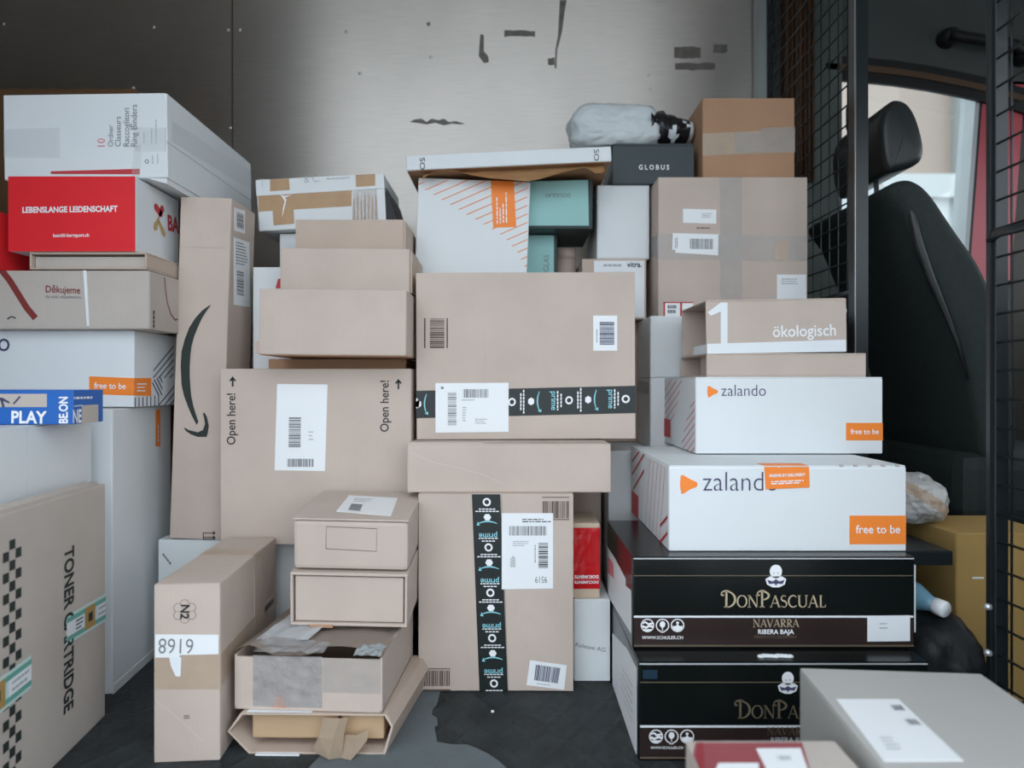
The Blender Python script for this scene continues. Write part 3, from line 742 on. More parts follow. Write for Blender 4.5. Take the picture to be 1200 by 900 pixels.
c.lines('F', [(707, 314), (732, 314), (732, 308), (707, 308)], 1, 'ink_pale', .0009, None, 5)
Y = 1.96
c = Carton('white_carton', 'plain white cube carton below the dark slate box', 'box', X(699.5, Y), X(761, Y), Y, 1.033, 1.246, .26, 'white_board')
c.slab('F', c.rect('F', .004, .004, c.w-.004, c.h-.004), 'white_board', 'lid', .002)
# white pair
Y = 1.835
c = Carton('white_carton', 'lower plain white carton of the pair left of the striped white cartons', 'box', X(762, Y), .60, Y, .502, Z(442.5, Y), .18, 'white_board')
c.paper('L', [(747.5, 446), (761, 448), (761, 462), (747.5, 460)], 'tape_foil', 'tape')
c.slab('F', c.rect('F', .003, .003, c.w-.003, c.h-.003), 'white_board', 'flap', .002)
c = Carton('white_carton', 'upper plain white carton of the pair below the large taped kraft carton', 'box', X(762, Y), .60, Y, Z(442.5, Y), .858, .18, 'white_board', roll=0)
c.slab('F', [(.012, .003), (c.w-.003, .003), (c.w-.003, c.h-.003), (.003, c.h-.003), (.003, .06), (.010, .05)], 'white_board', 'flap', .002)
# slate box with white name
Y = 1.95
c = Carton('slate_box', 'dark slate gift box with white capital lettering on top of the white cube', 'box', X(718, Y), X(813, Y), Y, 1.246, Z(170, Y), .19, 'slate_board')
c.slab('F', c.rect('F', .0, .002, c.w, c.h-.006), 'slate_board', 'front_panel', .0015); c.off['F'] = .0015
c.text('F', 'G L O B U S', (748.5, 199), (784, 199), 'ink_white', .025, 1.15)
c.slab('T', c.rect('T', -.001, -.001, c.w+.001, c.d), 'slate_board', 'lid', .004)
# large taped kraft carton, far right
Y = 1.88
c = Carton('cardboard_box', 'large kraft carton with crossed clear tape and white barcode labels', 'box', X(771, Y), X(946, Y), Y, .858, Z(207.5, Y), .26, FA)
c.flaps('F', 'v', .455, gap=.0015, t=.0025)
c.paper('F', [(844, 373), (869, 373), (868.5, 208.5), (843, 208.5)], 'tape_clear', 'tape')
c.paper('F', [(842, 305), (945.5, 306), (945.5, 277), (842, 276)], 'tape_clear', 'tape', .0009)
c.paper('F', [(907, 305), (922, 305), (924, 283), (908, 283)], 'tape_tan', 'tape', .0012)
c.paper('F', [(771.3, 304), (842, 304), (842, 276), (771.3, 274)], 'tape_clear', 'tape', .0009)
c.paper('L', [(763, 300), (771, 303), (771, 276), (763, 278)], 'tape_foil', 'tape', .0009)
lb = c.paper('F', [(800, 261.5), (839, 262.5), (839, 246), (800, 245)], base=.0006); c.lines('F', [(822, 256), (837, 256), (837, 250), (822, 250)], 3, 'ink_pale', .0017, lb, 3)
c.lines('F', [(816, 269), (836, 269), (836, 266), (816, 266)], 1, 'ink_brown', .0007, None, 9)
lb = c.paper('F', [(791, 296.5), (841, 299.5), (841.5, 275), (788, 273.5), (787.5, 293), (791, 293)], base=.0008)
c.bars('F', [(808, 292), (836, 292.5), (836, 280.5), (808, 280)], 22, 'ink_grey', .0019, lb, 14)
c.lines('F', [(794, 291), (794, 278), (790, 278), (790, 291)], 2, 'ink_grey', .0019, lb, 15)
lb = c.paper('F', [(910, 372), (944, 372), (944, 322), (910, 322)], base=.0004); c.lines('F', [(915, 334), (940, 334), (940, 326), (915, 326)], 3, 'ink_pale', .0015, lb, 16)
lb = c.paper('F', [(777, 374), (812, 374), (812, 354), (777, 354)], base=.0004)
c.flat('F', [c.P('F', q) for q in ([(777, 374), (779, 374), (779, 354), (777, 354)], [(796.5, 374), (799, 374), (799, 354), (796.5, 354)], [(777, 355.4), (812, 355.4), (812, 354), (777, 354)])], 'ink_red', 'label_frame', .0015, lb)
c.lines('F', [(782, 368), (794, 368), (794, 357), (782, 357)], 2, 'ink_grey', .0015, lb, 17, .7)
# orange-brown carton on top
Y = 1.93
c = Carton('cardboard_box', 'orange brown carton with a pale tape band on top of the large kraft carton', 'box', X(823, Y), X(931, Y), Y, Z(207.5, 1.88), Z(115, Y), .20, 'kraft_brown')
c.flaps('F', 'h', .49, gap=.0015, t=.0025)
c.paper('F', [(822.5, 183), (931, 179), (931, 151.5), (822.5, 157)], 'tape_tan', 'tape')
c.paper('F', [(860, 180), (931, 178), (931, 149), (892, 150), (890, 156), (860, 157)], 'tape_clear', 'tape', .001)

# sagging flat white box across the top of the middle stack, kraft paper bulging out below
Y = 1.80
c = Carton('flat_white_box', 'long flat white box tilted across the top of the stack with brown paper bulging underneath', 'box', X(476, Y), X(717, Y), Y, 1.2505, 1.290, .34, 'white_board', roll=-2.6)
c.slab('B', c.rect('B', .002, .002, c.w-.002, c.d-.006), 'kraft_deep', 'base_panel', .001)
c.text('F', 'SO', (492, 185), (492, 199), 'ink', .0, .75)
c.text('F', 'SO', (696, 175), (696, 188.5), 'ink', .0, .75)
def pleat(name, pts, m, Y0, depth, lift, parent, Mi):
    bm = bmesh.new(); rows = []
    for px, py in pts:
        x, z = X(px, Y0), Z(py, Y0)
        rows.append([bm.verts.new(Mi @ Vector((x+.004*noise.noise(Vector((px*.3, j, 0))), Y0+depth*j/3+.006*noise.noise(Vector((px*.08, j*1.3, 5))), z+(max(1.2505+(x+.008)*.045-.0015, z)-z)*j/3))) for j in range(4)])
    for a, b in zip(rows, rows[1:]):
        for j in range(3): bm.faces.new((a[j], b[j], b[j+1], a[j+1]))
    bmesh.ops.solidify(bm, geom=bm.faces[:], thickness=.0016)
    return link(name, bm2me(bm, name, False), m, parent)
pleat('wrapping_paper', [(495, 211), (500, 206), (508, 201), (520, 199), (531, 199), (541, 202), (552, 205), (575, 209), (600, 211), (618, 212.5), (632, 210), (648, 206), (664, 201), (676, 198), (686, 196.5), (693, 200), (698, 203), (706, 203), (709, 200)], 'paper_kraft', 1.800, .030, .02, c.root, c.Mi)

# white and black plastic mailer bag
def lump(name, label, cat, loc, size, m, seed=1, amp=.12, sub=4, flat=.0, power=2.6, rot=0, freq=2.2, crease=.05):
    e = empty(name, loc); e.rotation_euler = (0, 0, R(rot)); tag(e, label, cat)
    bm = bmesh.new(); bmesh.ops.create_icosphere(bm, subdivisions=sub, radius=1)
    for v in bm.verts:
        d = v.co.normalized()
        k = (abs(d.x)**power+abs(d.y)**power+abs(d.z)**power)**(-1/power)
        n = noise.noise(d*freq+Vector((seed*7.1, 0, 0)))*amp + abs(noise.noise(d*freq*3.1+Vector((0, seed*3.3, 0))))*-crease*2
        p = d*k*(1+n)
        p = Vector((p.x*size[0], p.y*size[1], p.z*size[2]))
        p.z = max(p.z, -size[2]*.86)
        v.co = p+Vector((0, 0, size[2]*.86))
    o = link('body', bm2me(bm, 'body', True), m, e)
    return e, o
Yb = 2.02
bag, bo = lump('mailer_bag', 'crumpled white plastic mailer bag with black taped end on top of the slate box', 'bag', (X(718, Yb), Yb, 1.3618), (.135, .085, .068), 'poly_bag', 3, .10, 5, power=3.4, freq=1.8, crease=.05)
# black taped tail of the bag
tl = bmesh.new(); rings = []
for i in range(13):
    t = i/12; x = .100+.130*t; rz = (.060-.032*t)*(1+.10*math.sin(i*2.1)); ry = (.075-.035*t)*(1+.08*math.cos(i*1.7)); zc = .062-.006*t
    rings.append([tl.verts.new((x, ry*math.cos(2*math.pi*k/22)*(1+.10*noise.noise(Vector((i*.7, k*.9, 2)))), max(.002, zc+rz*math.sin(2*math.pi*k/22)*(1+.22*noise.noise(Vector((i*.5, k*.8, 0))))))) for k in range(22)])
for a, b in zip(rings, rings[1:]):
    for k in range(22): tl.faces.new((a[k], a[(k+1) % 22], b[(k+1) % 22], b[k]))
tl.faces.new(rings[-1]); tl.faces.new(rings[0][::-1])
me = bm2me(tl, 'black_tape', True); o = link('black_tape', me, 'poly_black', bag); me.materials.append(MATS['poly_bag'])
for p in me.polygons:
    if p.center.x > .15 and noise.noise(p.center*38) > .34 or p.center.x > .222: p.material_index = 1

# ------------------------------------------------------------------ parcels: right
def triangle_logo(c, f, q, m='orange'):
    """rounded play-button mark filling the pixel rect q=(x0,y0,x1,y1)"""
    a = Vector(c.uv(f, q[0], q[3])); b = Vector(c.uv(f, q[2], q[1]))
    pts = [(.08, .08)] + arc(.14, .10, .12, .08, 225, 300, 4) + [(.6, .26)] + arc(.84, .5, .16, .16, -55, 55, 6) + [(.6, .76)] + arc(.14, .90, .12, .08, 60, 140, 4) + [(.02, .7), (0, .5), (.02, .3)]
    return c.flat(f, [[(a.x+(b.x-a.x)*u, a.y+(b.y-a.y)*v) for u, v in pts]], m, 'logo', .0009)
def stripes(c, f, region, lines, wpx, m, name='stripes'):
    reg = c.P(f, region); ar = sum(reg[i][0]*reg[(i+1) % len(reg)][1]-reg[(i+1) % len(reg)][0]*reg[i][1] for i in range(len(reg)))
    if ar < 0: reg.reverse()
    pls = []
    for p, q in lines:
        a = Vector(c.uv(f, *p)); b = Vector(c.uv(f, *q)); d = (b-a).normalized(); n = Vector((-d.y, d.x))*wpx/2
        k = clip_poly([tuple(a-n), tuple(b-n), tuple(b+n), tuple(a+n)], reg)
        if len(k) > 2: pls.append(k)
    return (c.each if 'dash' in name else c.flat)(f, pls, m, name, .0008)
WG = 'flat wine cartons at the bottom of the right stack'
def wine(label, x0, x1, Y, z0, z1, d, dy, gold, sticker, dx=0., dys=0.):
    c = Carton('wine_carton', label, 'box', x0, x1, Y, z0, z1, d, 'black_gloss', bev=.004)
    h = z1-z0; w = x1-x0
    c.slab('F', c.rect('F', .003, .004, w-.003, h*.345), 'wine_brown', 'lower_band', .0012)
    c.slab('F', c.rect('F', .003, h*.345, w-.003, h*.365), 'label_soft', 'pale_line', .0014)
    c.slab('F', c.rect('F', .003, h*.80, w-.003, h*.808), 'ink_gold_dim', 'thin_line', .0006)
    c.slab('F', c.rect('F', .003, h*.03, w-.003, h*.045), 'ink_gold_dim', 'thin_line', .0015)
    c.slab('F', c.rect('F', .002, h*.985, w-.002, h*.998), 'seal_grey', 'pale_edge', .001)  # pale line along the top front edge
    return c
Y = 1.222
c = wine('black wine carton flat on the floor, partly hidden by the greyed parcel, under its twin', X(748, Y), X(1088, Y), Y, 0, .1755, .36, 0, 'ink_gold_dim', False)
c.slab('T', c.rect('T', .001, .001, c.w-.001, c.d), 'black_gloss', 'lid', .0025)
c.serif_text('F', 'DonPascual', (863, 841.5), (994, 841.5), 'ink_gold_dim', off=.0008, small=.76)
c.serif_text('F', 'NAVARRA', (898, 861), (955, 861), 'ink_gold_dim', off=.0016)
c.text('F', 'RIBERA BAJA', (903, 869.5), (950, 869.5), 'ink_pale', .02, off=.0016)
def wine_icons(c, cx, cy, dxp, r, www):
    for i in range(3):
        o_ = Vector(c.uv('F', cx+dxp*i, cy)); f = lambda pl: [tuple(o_+Vector(p)*r) for p in pl]
        pls = [f(q) for q in ribbon(disc(0, 0, .93)+[disc(0, 0, .93)[0]], .16)]
        if i == 0: pls += [f(q) for q in ribbon([(-.8, .35), (-.3, .5), (.1, .2), (.8, .3)], .3)] + [f(q) for q in ribbon([(-.8, -.1), (-.2, -.35), (.3, -.05), (.8, -.2)], .35)] + [f([(-.7, -.55), (.7, -.55), (.3, -.85), (-.3, -.85)])]
        if i == 1: pls += [f(disc(0, .15, .42, .5, 14)), f([(-.07, -.3), (.07, -.3), (.07, -.75), (-.07, -.75)]), f([(-.3, -1.1), (.3, -1.1), (.22, -.85), (-.22, -.85)])]
        if i == 2: pls += [f(disc(0, .38, .22, .22, 12)), f([(-.8, -.1), (-.3, -.1), (0, .2), (.3, -.1), (.8, -.1), (.6, -.62), (0, -.88), (-.6, -.62)])]
        c.flat('F', pls, 'ink_white', 'icon', .0019)
    c.text('F', 'WWW.SCHULER.CH', (www[0], www[2]), (www[1], www[2]), 'ink_white', .015, off=.0019)
def emblem(c, px, py, r):
    o_ = Vector(c.uv('F', px, py)); f = lambda pl: [tuple(o_+Vector(p)*r) for p in pl]
    e = c.flat('F', [f(disc(0, .35, .56, .62)), f([(-.95, -.35), (-.55, -.1), (.55, -.1), (.95, -.35), (.8, -.85), (.3, -1.1), (-.3, -1.1), (-.8, -.85)])], 'ink_white', 'emblem', .0010)
    c.flat('F', [f([(-.8, -.40), (-.3, -.55), (0, -.35), (.3, -.55), (.8, -.40), (.62, -.8), (.15, -.75), (0, -.95), (-.15, -.75), (-.62, -.8)])], 'ink_navy', 'bow_tie', .0014, e)
    c.flat('F', [f(disc(-.2, .2, .07, .05, 8)), f(disc(.2, .2, .07, .05, 8)), f([(-.25, -.18), (.25, -.18), (.1, -.27), (-.1, -.27)])], 'ink_grey', 'face', .0014, e)
wine_icons(c, 768.5, 862.5, 18.2, .0125, (762, 800, 877))
emblem(c, 923, 799, .019)
lb = c.paper('L', [(746, 884), (718, 818), (718, 742), (735, 760), (746, 783)], 'label_soft')
c.lines('L', [(742, 850), (728, 815), (728, 775), (742, 800)], 5, 'ink_pale', .0014, lb, 4, .15)
c.slab('F', c.rect('F', .008, c.h*.84, .034, c.h*.93), 'blue_dim', 'blue_tab', .0006)
bm = bmesh.new()
for i in range(9): bmesh.ops.create_icosphere(bm, subdivisions=2, radius=.007, matrix=Matrix.Translation((-.03+.0065*i, -.001*i % .004, 0))@Matrix.Diagonal((1, .8, .5, 1)))
o = link('torn_tab', bm2me(bm, 'torn_tab', True), 'label_white', c.root); o.location = (X(913, 1.235)-X(918, Y), -.18+.02, c.h+.004)
Y = 1.281
c = wine('black wine carton with gold serif lettering, a white square label and icons, above its twin', X(741, Y), X(1072, Y), Y, .178, .349, .34, 0, 'ink_gold', True)
c.slab('T', c.rect('T', .001, .001, c.w-.001, c.d), 'black_gloss', 'lid', .002)
c.serif_text('F', 'DonPascual', (847, 711.5), (968, 711.5), 'ink_gold', off=.0010, small=.76)
c.serif_text('F', 'NAVARRA', (882, 734.5), (936, 734.5), 'ink_gold', off=.0016)
c.text('F', 'RIBERA BAJA', (888, 742.5), (930, 742.5), 'ink_white', .02, off=.0018)
c.text('F', 'PRODUCTO DE ESPAÑA', (884, 747.5), (933, 747.5), 'ink_gold_dim', .0, off=.0018)
wine_icons(c, 758.5, 732.5, 17.6, .0125, (752, 800, 748.5))
emblem(c, 909, 674, .0205)
lb = c.paper('F', [(1016, 751.5), (1066, 751), (1066, 721), (1016, 721.5)], 'label_soft', t=.0016); c.lines('F', [(1030, 738), (1044, 738), (1044, 728), (1030, 728)], 2, 'ink_pale', .002, lb, 3, .3)
lb = c.paper('L', [(739.5, 742), (712.5, 698), (711.5, 640), (721, 655), (733, 678), (733, 686), (739.5, 692)], 'label_soft')
c.flat('L', [c.P('L', [(713, 671), (720, 678), (719, 660), (713, 652)])], 'ink_pink', 'red_mark', .0014, lb)
c.slab('R', c.rect('R', .0, c.h*.18, .05, c.h*.92), 'label_soft', 'pale_side', .0015)  # pale strip up the right side
# big white striped carton
Y = 1.322
c = Carton('white_carton', 'wide white carton with orange logo, orange corner and sealing sticker, on the wine cartons', 'box', X(783.5, Y), X(1062, Y), Y, .351, .515, .42, 'white_board')
c.flaps('T', 'h', .5, t=.002)
c.slab('F', c.rect('F', .002, .002, c.w-.002, c.h-.004), 'white_board', 'front_panel', .0015); c.off['F'] = .0015
for i in range(5): boxobj('locking_tooth', .1015+.027*i, .1085+.027*i, -.2115, -.206, c.h, c.h+.0032, 'kraft_grey', c.root)
triangle_logo(c, 'F', (796.5, 556, 817, 579))
c.text('F', 'zalando', (823.5, 575), (911, 575), 'ink_navy', -.012, 1.12)
oc = c.paper('F', [(995, 637.5), (1061, 637.5), (1061, 604), (995, 604)], 'orange', 'orange_corner')
c.text('F', 'free to be', (1002, 624.5), (1054, 624.5), 'ink_white', .012, 1.05, .0014, oc)
st = c.paper('F', [(897, 573), (948, 571), (947, 541), (895, 542)], 'orange', 'seal_sticker', .0016)
c.text('F', 'PREMIUM DELIVERY', (901, 559), (943, 557.5), 'ink_white', .03, 1., .0022, st)
c.lines('F', [(903, 568), (942, 566.5), (942, 561.5), (903, 563)], 2, 'ink_white', .0022, st, 5, .55)
c.lines('F', [(910, 548), (931, 547.5), (931, 543), (910, 543.5)], 2, 'ink_white', .0022, st, 6, .6)
c.slab('T', c.rect('T', c.uv('F', 895, 542)[0], .0005, c.uv('F', 947, 542)[0], .035), 'orange', 'seal_sticker', .0008)
full = [(782.5, 645), (740.5, 601), (740.5, 522), (782.5, 545)]
stripes(c, 'L', [(781, 643), (750, 608), (757, 535), (781, 547)], [((754+4.6*i-(2.5 if i < 2 else 0), 520), (752+4.4*i-7, 660)) for i in range(1, 7)], .0022, 'ink_pink')
stripes(c, 'L', full, [((741, 556), (760, 524)), ((741, 541), (753, 524)), ((742, 574), (755, 551)), ((774, 616), (783, 605)), ((772, 637), (783, 624))], .006, 'ink_red', 'red_dash')
c.flat('L', [c.P('L', [(740.6, 602), (748.3, 609), (748.6, 582), (740.6, 574)])], 'ink_red', 'red_block', .0010)
# smaller white striped carton
Y = 1.524
c = Carton('white_carton', 'smaller white carton with orange logo and slanting side stripes on the wider white one', 'box', X(815, Y), X(1034.5, Y), Y, .519, .688, .31, 'white_board')
c.slab('T', c.rect('T', .001, .001, c.w-.001, c.d-.001), 'white_board', 'lid', .0025)
c.slab('F', c.rect('F', .002, .002, c.w-.002, c.h-.004), 'white_board', 'front_panel', .0015); c.off['F'] = .0015
triangle_logo(c, 'F', (828.5, 452, 841, 466))
c.text('F', 'zalando', (845, 464), (897, 464), 'ink_navy', -.010, 1.12)
oc = c.paper('F', [(991, 516), (1034, 516), (1034, 495.5), (991, 495.5)], 'orange', 'orange_corner')
c.text('F', 'free to be', (996, 508.5), (1029, 508.5), 'ink_white', .012, 1.05, .0014, oc)
stripes(c, 'L', [(779, 512), (779, 446), (800, 445.5), (791, 485), (787, 500)], [((772, 468+9*i), (802, 427+9*i-3)) for i in range(0, 8)], .0030, 'ink_pink')
stripes(c, 'L', [(798, 524), (805, 490), (814.5, 462), (814.5, 533)], [((796, 478+9*i), (816, 450+9*i)) for i in range(0, 10)], .0030, 'ink_pink')
c.flat('L', [c.P('L', [(778.6, 511), (786, 513), (786, 492), (778.6, 490)])], 'ink_red', 'red_block', .0010)
# thin kraft carton, open at its left end
Y = 1.55
c = Carton('cardboard_box', 'thin flat kraft carton open at one end, on the smaller white striped carton', 'box', X(828, Y), X(1015, Y), Y, .6905, .745, .24, FA, opens='L')
c.slab('L', [(.12, .001), (.238, .001), (.238, c.h-.001), (.12, c.h-.001)], 'kraft_warm', 'inner_flap', -.02, -.02)
# kraft tray with white lettering
c = Carton('cardboard_tray', 'kraft carton with white numeral one and white lettering, open at one end', 'box', X(828, Y), X(991.5, Y), Y, .7455, .868, .22, FA, opens='L', roll=-.9)
c.slab('F', c.P('F', [(828.5, 414.5), (991.5, 412), (991.5, 398), (828.5, 403)]), 'label_soft', 'white_band', .0005)
c.text('F', 'ökologisch', (905.5, 395), (979.5, 393), 'ink_white', .012, 1.1)
c.flat('F', [c.P('F', q) for q in ([(844.5, 404), (852.5, 404), (852.5, 354.5), (844.5, 354.5)], [(844.5, 354.5), (844.5, 365), (833, 370), (829, 366), (836, 361)])], 'label_soft', 'numeral', .0007)
c.lines('F', [(938, 382), (954, 382), (954, 372), (938, 372)], 3, 'kraft_grey', .0007, None, 4, .5)
c.flat('L', [[(.11, .002), (.218, .002), (.218, .022), (.11, .022)]], 'label_soft', 'white_band', .0005)
o = c.slab('L', [(.03, .0), (.22, .0), (.22, c.h), (.03, c.h)], 'kraft_warm', 'end_flap', .004)
o.matrix_basis = Matrix.Translation((-c.w/2, -c.d/2, 0)) @ Matrix.Rotation(R(-0), 4, 'Z') @ Matrix.Translation((c.w/2, c.d/2, 0))
bpy.data.objects.remove(o)
c.slab('R', c.rect('R', .001, .001, c.d-.001, c.h-.001), FA, 'flap', .002)

# narrow white carton and red packet in the gap
Y = 1.55
c = Carton('white_carton', 'narrow white carton on the floor in the gap beside the tall black-taped carton', 'box', .140, .2235, Y, 0, .186, .20, 'white_board')
c.slab('F', c.rect('F', .005, .002, c.w-.002, c.h-.002), 'white_board', 'flap', .002); c.off['F'] = .002
c.text('F', 'Release AG', (674, 757), (709, 763.5), 'ink_grey', .0, .9)
c = Carton('red_packet', 'small red film-wrapped packet standing on the narrow white carton', 'packet', .138, .2005, 1.556, .186, .358, .14, 'paper_tan', bev=.004)
w, h = c.w, c.h
bm = bmesh.new(); rows = []
for i in range(15):
    r_ = []
    for j in range(11):
        u = w*j/10; v = h*.13+(h*.81)*i/14
        r_.append(bm.verts.new(c.pt('F', u, v, .001+.0025*abs(noise.noise(Vector((u*60, v*90*(1+i/14), 1))))*(1 if 0 < j < 10 else .2))))
    rows.append(r_)
for a, b in zip(rows, rows[1:]):
    for j in range(10): bm.faces.new((a[j], a[j+1], b[j+1], b[j]))
link('red_wrap', bm2me(bm, 'red_wrap', True), 'red_film', c.root)
c.flat('F', [[(0, h*.265), (w, h*.265), (w, h*.275), (0, h*.275)]], 'ink_pink', 'line', .004)
c.text('F', 'DOKUMENTE', (701, 673.5), (673, 673.5), 'ink_white', .03, 1., .0045)
c.text('F', 'DOCUMENTS', (701, 680), (673, 680), 'ink_white', .03, 1., .0045)

# ------------------------------------------------------------------ parcels: left of the middle
Y = 1.66
c = Carton('white_carton', 'white carton on the floor under the tall carton with the curved arrow', 'box', -.861, -.26, Y, 0, .297, .5, 'white_board')
c.lines('F', [(190, 650), (204, 668), (206, 666), (192, 648)], 1, 'ink_grey', .0008, None, 3, .8)
# tall carton with the curved arrow
c = Carton('cardboard_box', 'tall narrow kraft carton printed with a large black curved arrow', 'box', -.830, -.706, 1.655, .299, 1.128, .15, FA, roll=1.9)
c.slab('F', c.rect('F', .001, .001, c.w-.001, c.h*.85), FA, 'panel', .0008)
c.slab('F', c.rect('F', .001, c.h*.853, c.w-.001, c.h-.001), FA, 'flap', .0010); c.off['F'] = .0008
c.flat('F', [c.P('F', [(247, 357), (237, 364), (229, 373), (222, 384), (217, 397), (213, 412), (212, 429), (213, 451), (216, 464), (220, 475), (225, 487), (230.7, 498), (232.8, 494), (229, 483), (226.7, 475), (224.5, 464), (223.5, 453), (222.7, 441), (222.7, 429), (223.5, 416), (225, 405), (228, 394), (232, 384), (237, 373), (242, 365), (246.5, 359)]),
             c.P('F', [(215.5, 500.5), (222, 504), (232, 506.5), (238, 504), (240.5, 497), (239.5, 490), (238, 484.5), (240, 483.5), (243, 489), (245, 499), (244, 507), (242.5, 512), (232, 512), (224, 509), (218, 505)])], 'ink_green', 'arrow_print', .0006)
c.flat('F', [c.P('F', q) for q in ([(238.5, 632), (253, 632), (253, 631), (238.5, 631)], [(239, 625), (252, 625), (252, 624), (239, 624)], [(239, 630), (252, 630), (252, 629), (239, 629)], [(250, 627), (250, 622), (253, 624.5)], [(250, 632), (250, 627.5), (253, 629.5)], [(238, 632), (239, 632), (239, 624), (238, 624)])], 'ink', 'handling_mark', .0006)
lb = c.paper('R', [(274, 357), (293, 360), (292, 284), (274, 278)]); 
c.bars('R', [(277, 345), (285, 347), (285, 318), (277, 316)], 14, 'ink_grey', .0013, lb, 3, along=1)
c.lines('R', [(276, 310), (290, 313), (290, 286), (276, 282)], 8, 'ink_grey', .0013, lb, 4, .4)
lb = c.paper('R', [(274.5, 270), (287, 274), (287, 247), (274.5, 243)]); c.bars('R', [(277, 266), (285, 269), (285, 251), (277, 248)], 16, 'ink_grey', .0013, lb, 6, along=1)
# square carton marked Open here
Y = 1.60
c = Carton('cardboard_box', 'large square kraft carton lettered Open here with arrows and a white label', 'box', X(258, Y), X(482, Y), Y, .299, .711, .40, FA)
c.slab('F', c.rect('F', .002, .001, c.w-.002, c.h-.002), FA, 'panel', .0008); c.off['F'] = .0008
c.text('F', 'Open here!', (276, 521), (276, 461), 'ink', .008, 1.1)
c.text('F', 'Open here!', (455.5, 506), (455.5, 446), 'ink', .008, 1.1)
for x, y in ((273, 443), (467, 448)):
    q = ([(x-1, y+10), (x+1, y+10), (x+1, y), (x-1, y)], [(x-4, y+3), (x, y-2), (x+4, y+3), (x+2.5, y+4), (x, y+1.2), (x-2.5, y+4)]) if x < 300 else ([(x-8, y+1), (x+1, y+1), (x+1, y-1), (x-8, y-1)], [(x+1, y+4), (x+5, y), (x+1, y-4), (x, y-2.5), (x+2, y), (x, y+2.5)])
    if x > 300: q = ([(466, 456), (468, 456), (468, 446), (466, 446)], [(463, 449), (467, 444), (471, 449), (469.5, 450), (467, 447), (464.5, 450)])
    c.flat('F', [c.P('F', z) for z in q], 'ink', 'arrow', .0009)
lb = c.paper('F', [(322, 551), (381, 552), (384, 450.5), (325, 450)])
c.bars('F', [(338.5, 524), (352.5, 524), (353, 488), (339, 488)], 22, 'ink_grey', .0014, lb, 7, along=1)
c.bars('F', [(337, 547), (368, 547), (368, 537.5), (337, 537.5)], 20, 'ink_grey', .0014, lb, 8)
c.lines('F', [(362, 517), (369, 517), (369, 504), (362, 504)], 3, 'ink_pale', .0014, lb, 9, .3)
# stepped pile of three kraft cartons above it
Carton('cardboard_box', 'thin dark kraft carton wedged between the square carton and the stepped pile', 'box', -.60, -.26, 1.68, .711, .737, .28, 'kraft_brown')
Y = 1.52
c = Carton('cardboard_box', 'lowest and widest blank kraft carton of the stepped pile, overhanging the square carton', 'box', X(303, Y), X(476, Y), Y, .739, Z(339, Y), .24, FA, roll=.6)
c.slab('F', c.rect('F', .002, .002, c.w-.002, c.h-.002), 'kraft', 'panel', .001)
c.slab('B', c.rect('B', .002, .002, c.w-.002, c.d-.003), 'kraft_brown', 'base_flap', .001)
c.slab('L', [(.20, .003), (.235, .003), (.235, .03), (.215, .02)], 'kraft_warm', 'torn_flap', .012)
z1 = Z(339, Y)+.004; Y = 1.62
c = Carton('cardboard_box', 'middle blank kraft carton of the stepped pile', 'box', X(328, Y), X(480, Y), Y, z1, Z(291, Y), .26, 'kraft', roll=.4)
c.slab('F', c.rect('F', .002, .002, c.w-.002, c.h-.002), 'kraft', 'panel', .001)
c.slab('R', c.rect('R', .01, .004, .12, c.h-.004), 'kraft_warm', 'side_flap', .004)
z2 = Z(291, Y); Y = 1.72
c = Carton('cardboard_box', 'topmost blank kraft carton of the stepped pile, below the tape-wrapped white box', 'box', X(346, Y), X(473, Y), Y, z2, Z(257, Y), .22, 'kraft_warm')
c.slab('F', c.rect('F', .002, .002, c.w-.002, c.h-.002), 'kraft_warm', 'panel', .001)
c.slab('R', c.rect('R', .005, .004, .15, c.h-.004), 'kraft_warm', 'side_flap', .004)
z3 = Z(257, Y)
c = Carton('white_carton', 'slim white carton with red corner standing behind the stepped pile', 'box', -.664, -.560, 1.75, .711, .975, .11, 'white_matte')
c.slab('F', c.rect('F', .001, .001, c.w-.001, c.h-.001), 'white_matte', 'panel', .001)
c.flat('F', [c.P('F', [(323, 338), (331, 338), (331, 326), (326, 327)])], 'ink_red', 'red_corner', .0014)
Carton('white_carton', 'white carton standing upright under the tape-wrapped white box', 'box', -.637, -.558, 1.87, .711, 1.087, .12, 'white_matte')
# white box wound with brown tape
Y = 1.84
c = Carton('white_carton', 'white box wound with brown packing tape, tilted on top of the stepped pile', 'box', X(303, Y), X(453, Y), Y, 1.096, 1.233, .24, 'white_matte', roll=-3.0)
c.slab('F', [(0, .094), (c.w, .097), (c.w, c.h), (0, c.h)], 'white_matte', 'lid', .003)
for a in ([(303, 248), (412, 241.5), (412, 218), (303, 226)],): c.paper('F', a, 'tape_brown', 'tape', .0012)
c.off['F'] = .003
c.paper('F', [(317, 224.5), (340, 223), (339, 206), (317, 207)], 'tape_brown', 'tape'); c.paper('F', [(417.5, 219.5), (440, 218), (440, 197), (417, 198.5)], 'tape_brown', 'tape')
c.off['F'] = .0
c.paper('F', [(321, 264), (345, 262), (343, 223), (318, 225)], 'tape_brown', 'tape', .0018)
c.paper('F', [(413, 259), (443, 257), (441, 222), (414, 224)], 'tape_clear', 'tape', .002)
c.lines('F', [(413, 259), (413, 228), (443, 226), (443, 257)], 7, 'kraft_brown', .0026, None, 5, .28, 'tape_creases')
c.flat('F', [c.P('F', q) for q in ([(329, 228), (336, 234), (333, 247), (331, 255), (332, 244), (334, 236)], [(322, 225), (334, 230), (343, 228), (334, 232)])], 'ink_white', 'tear', .0024)
c.off['F'] = .003
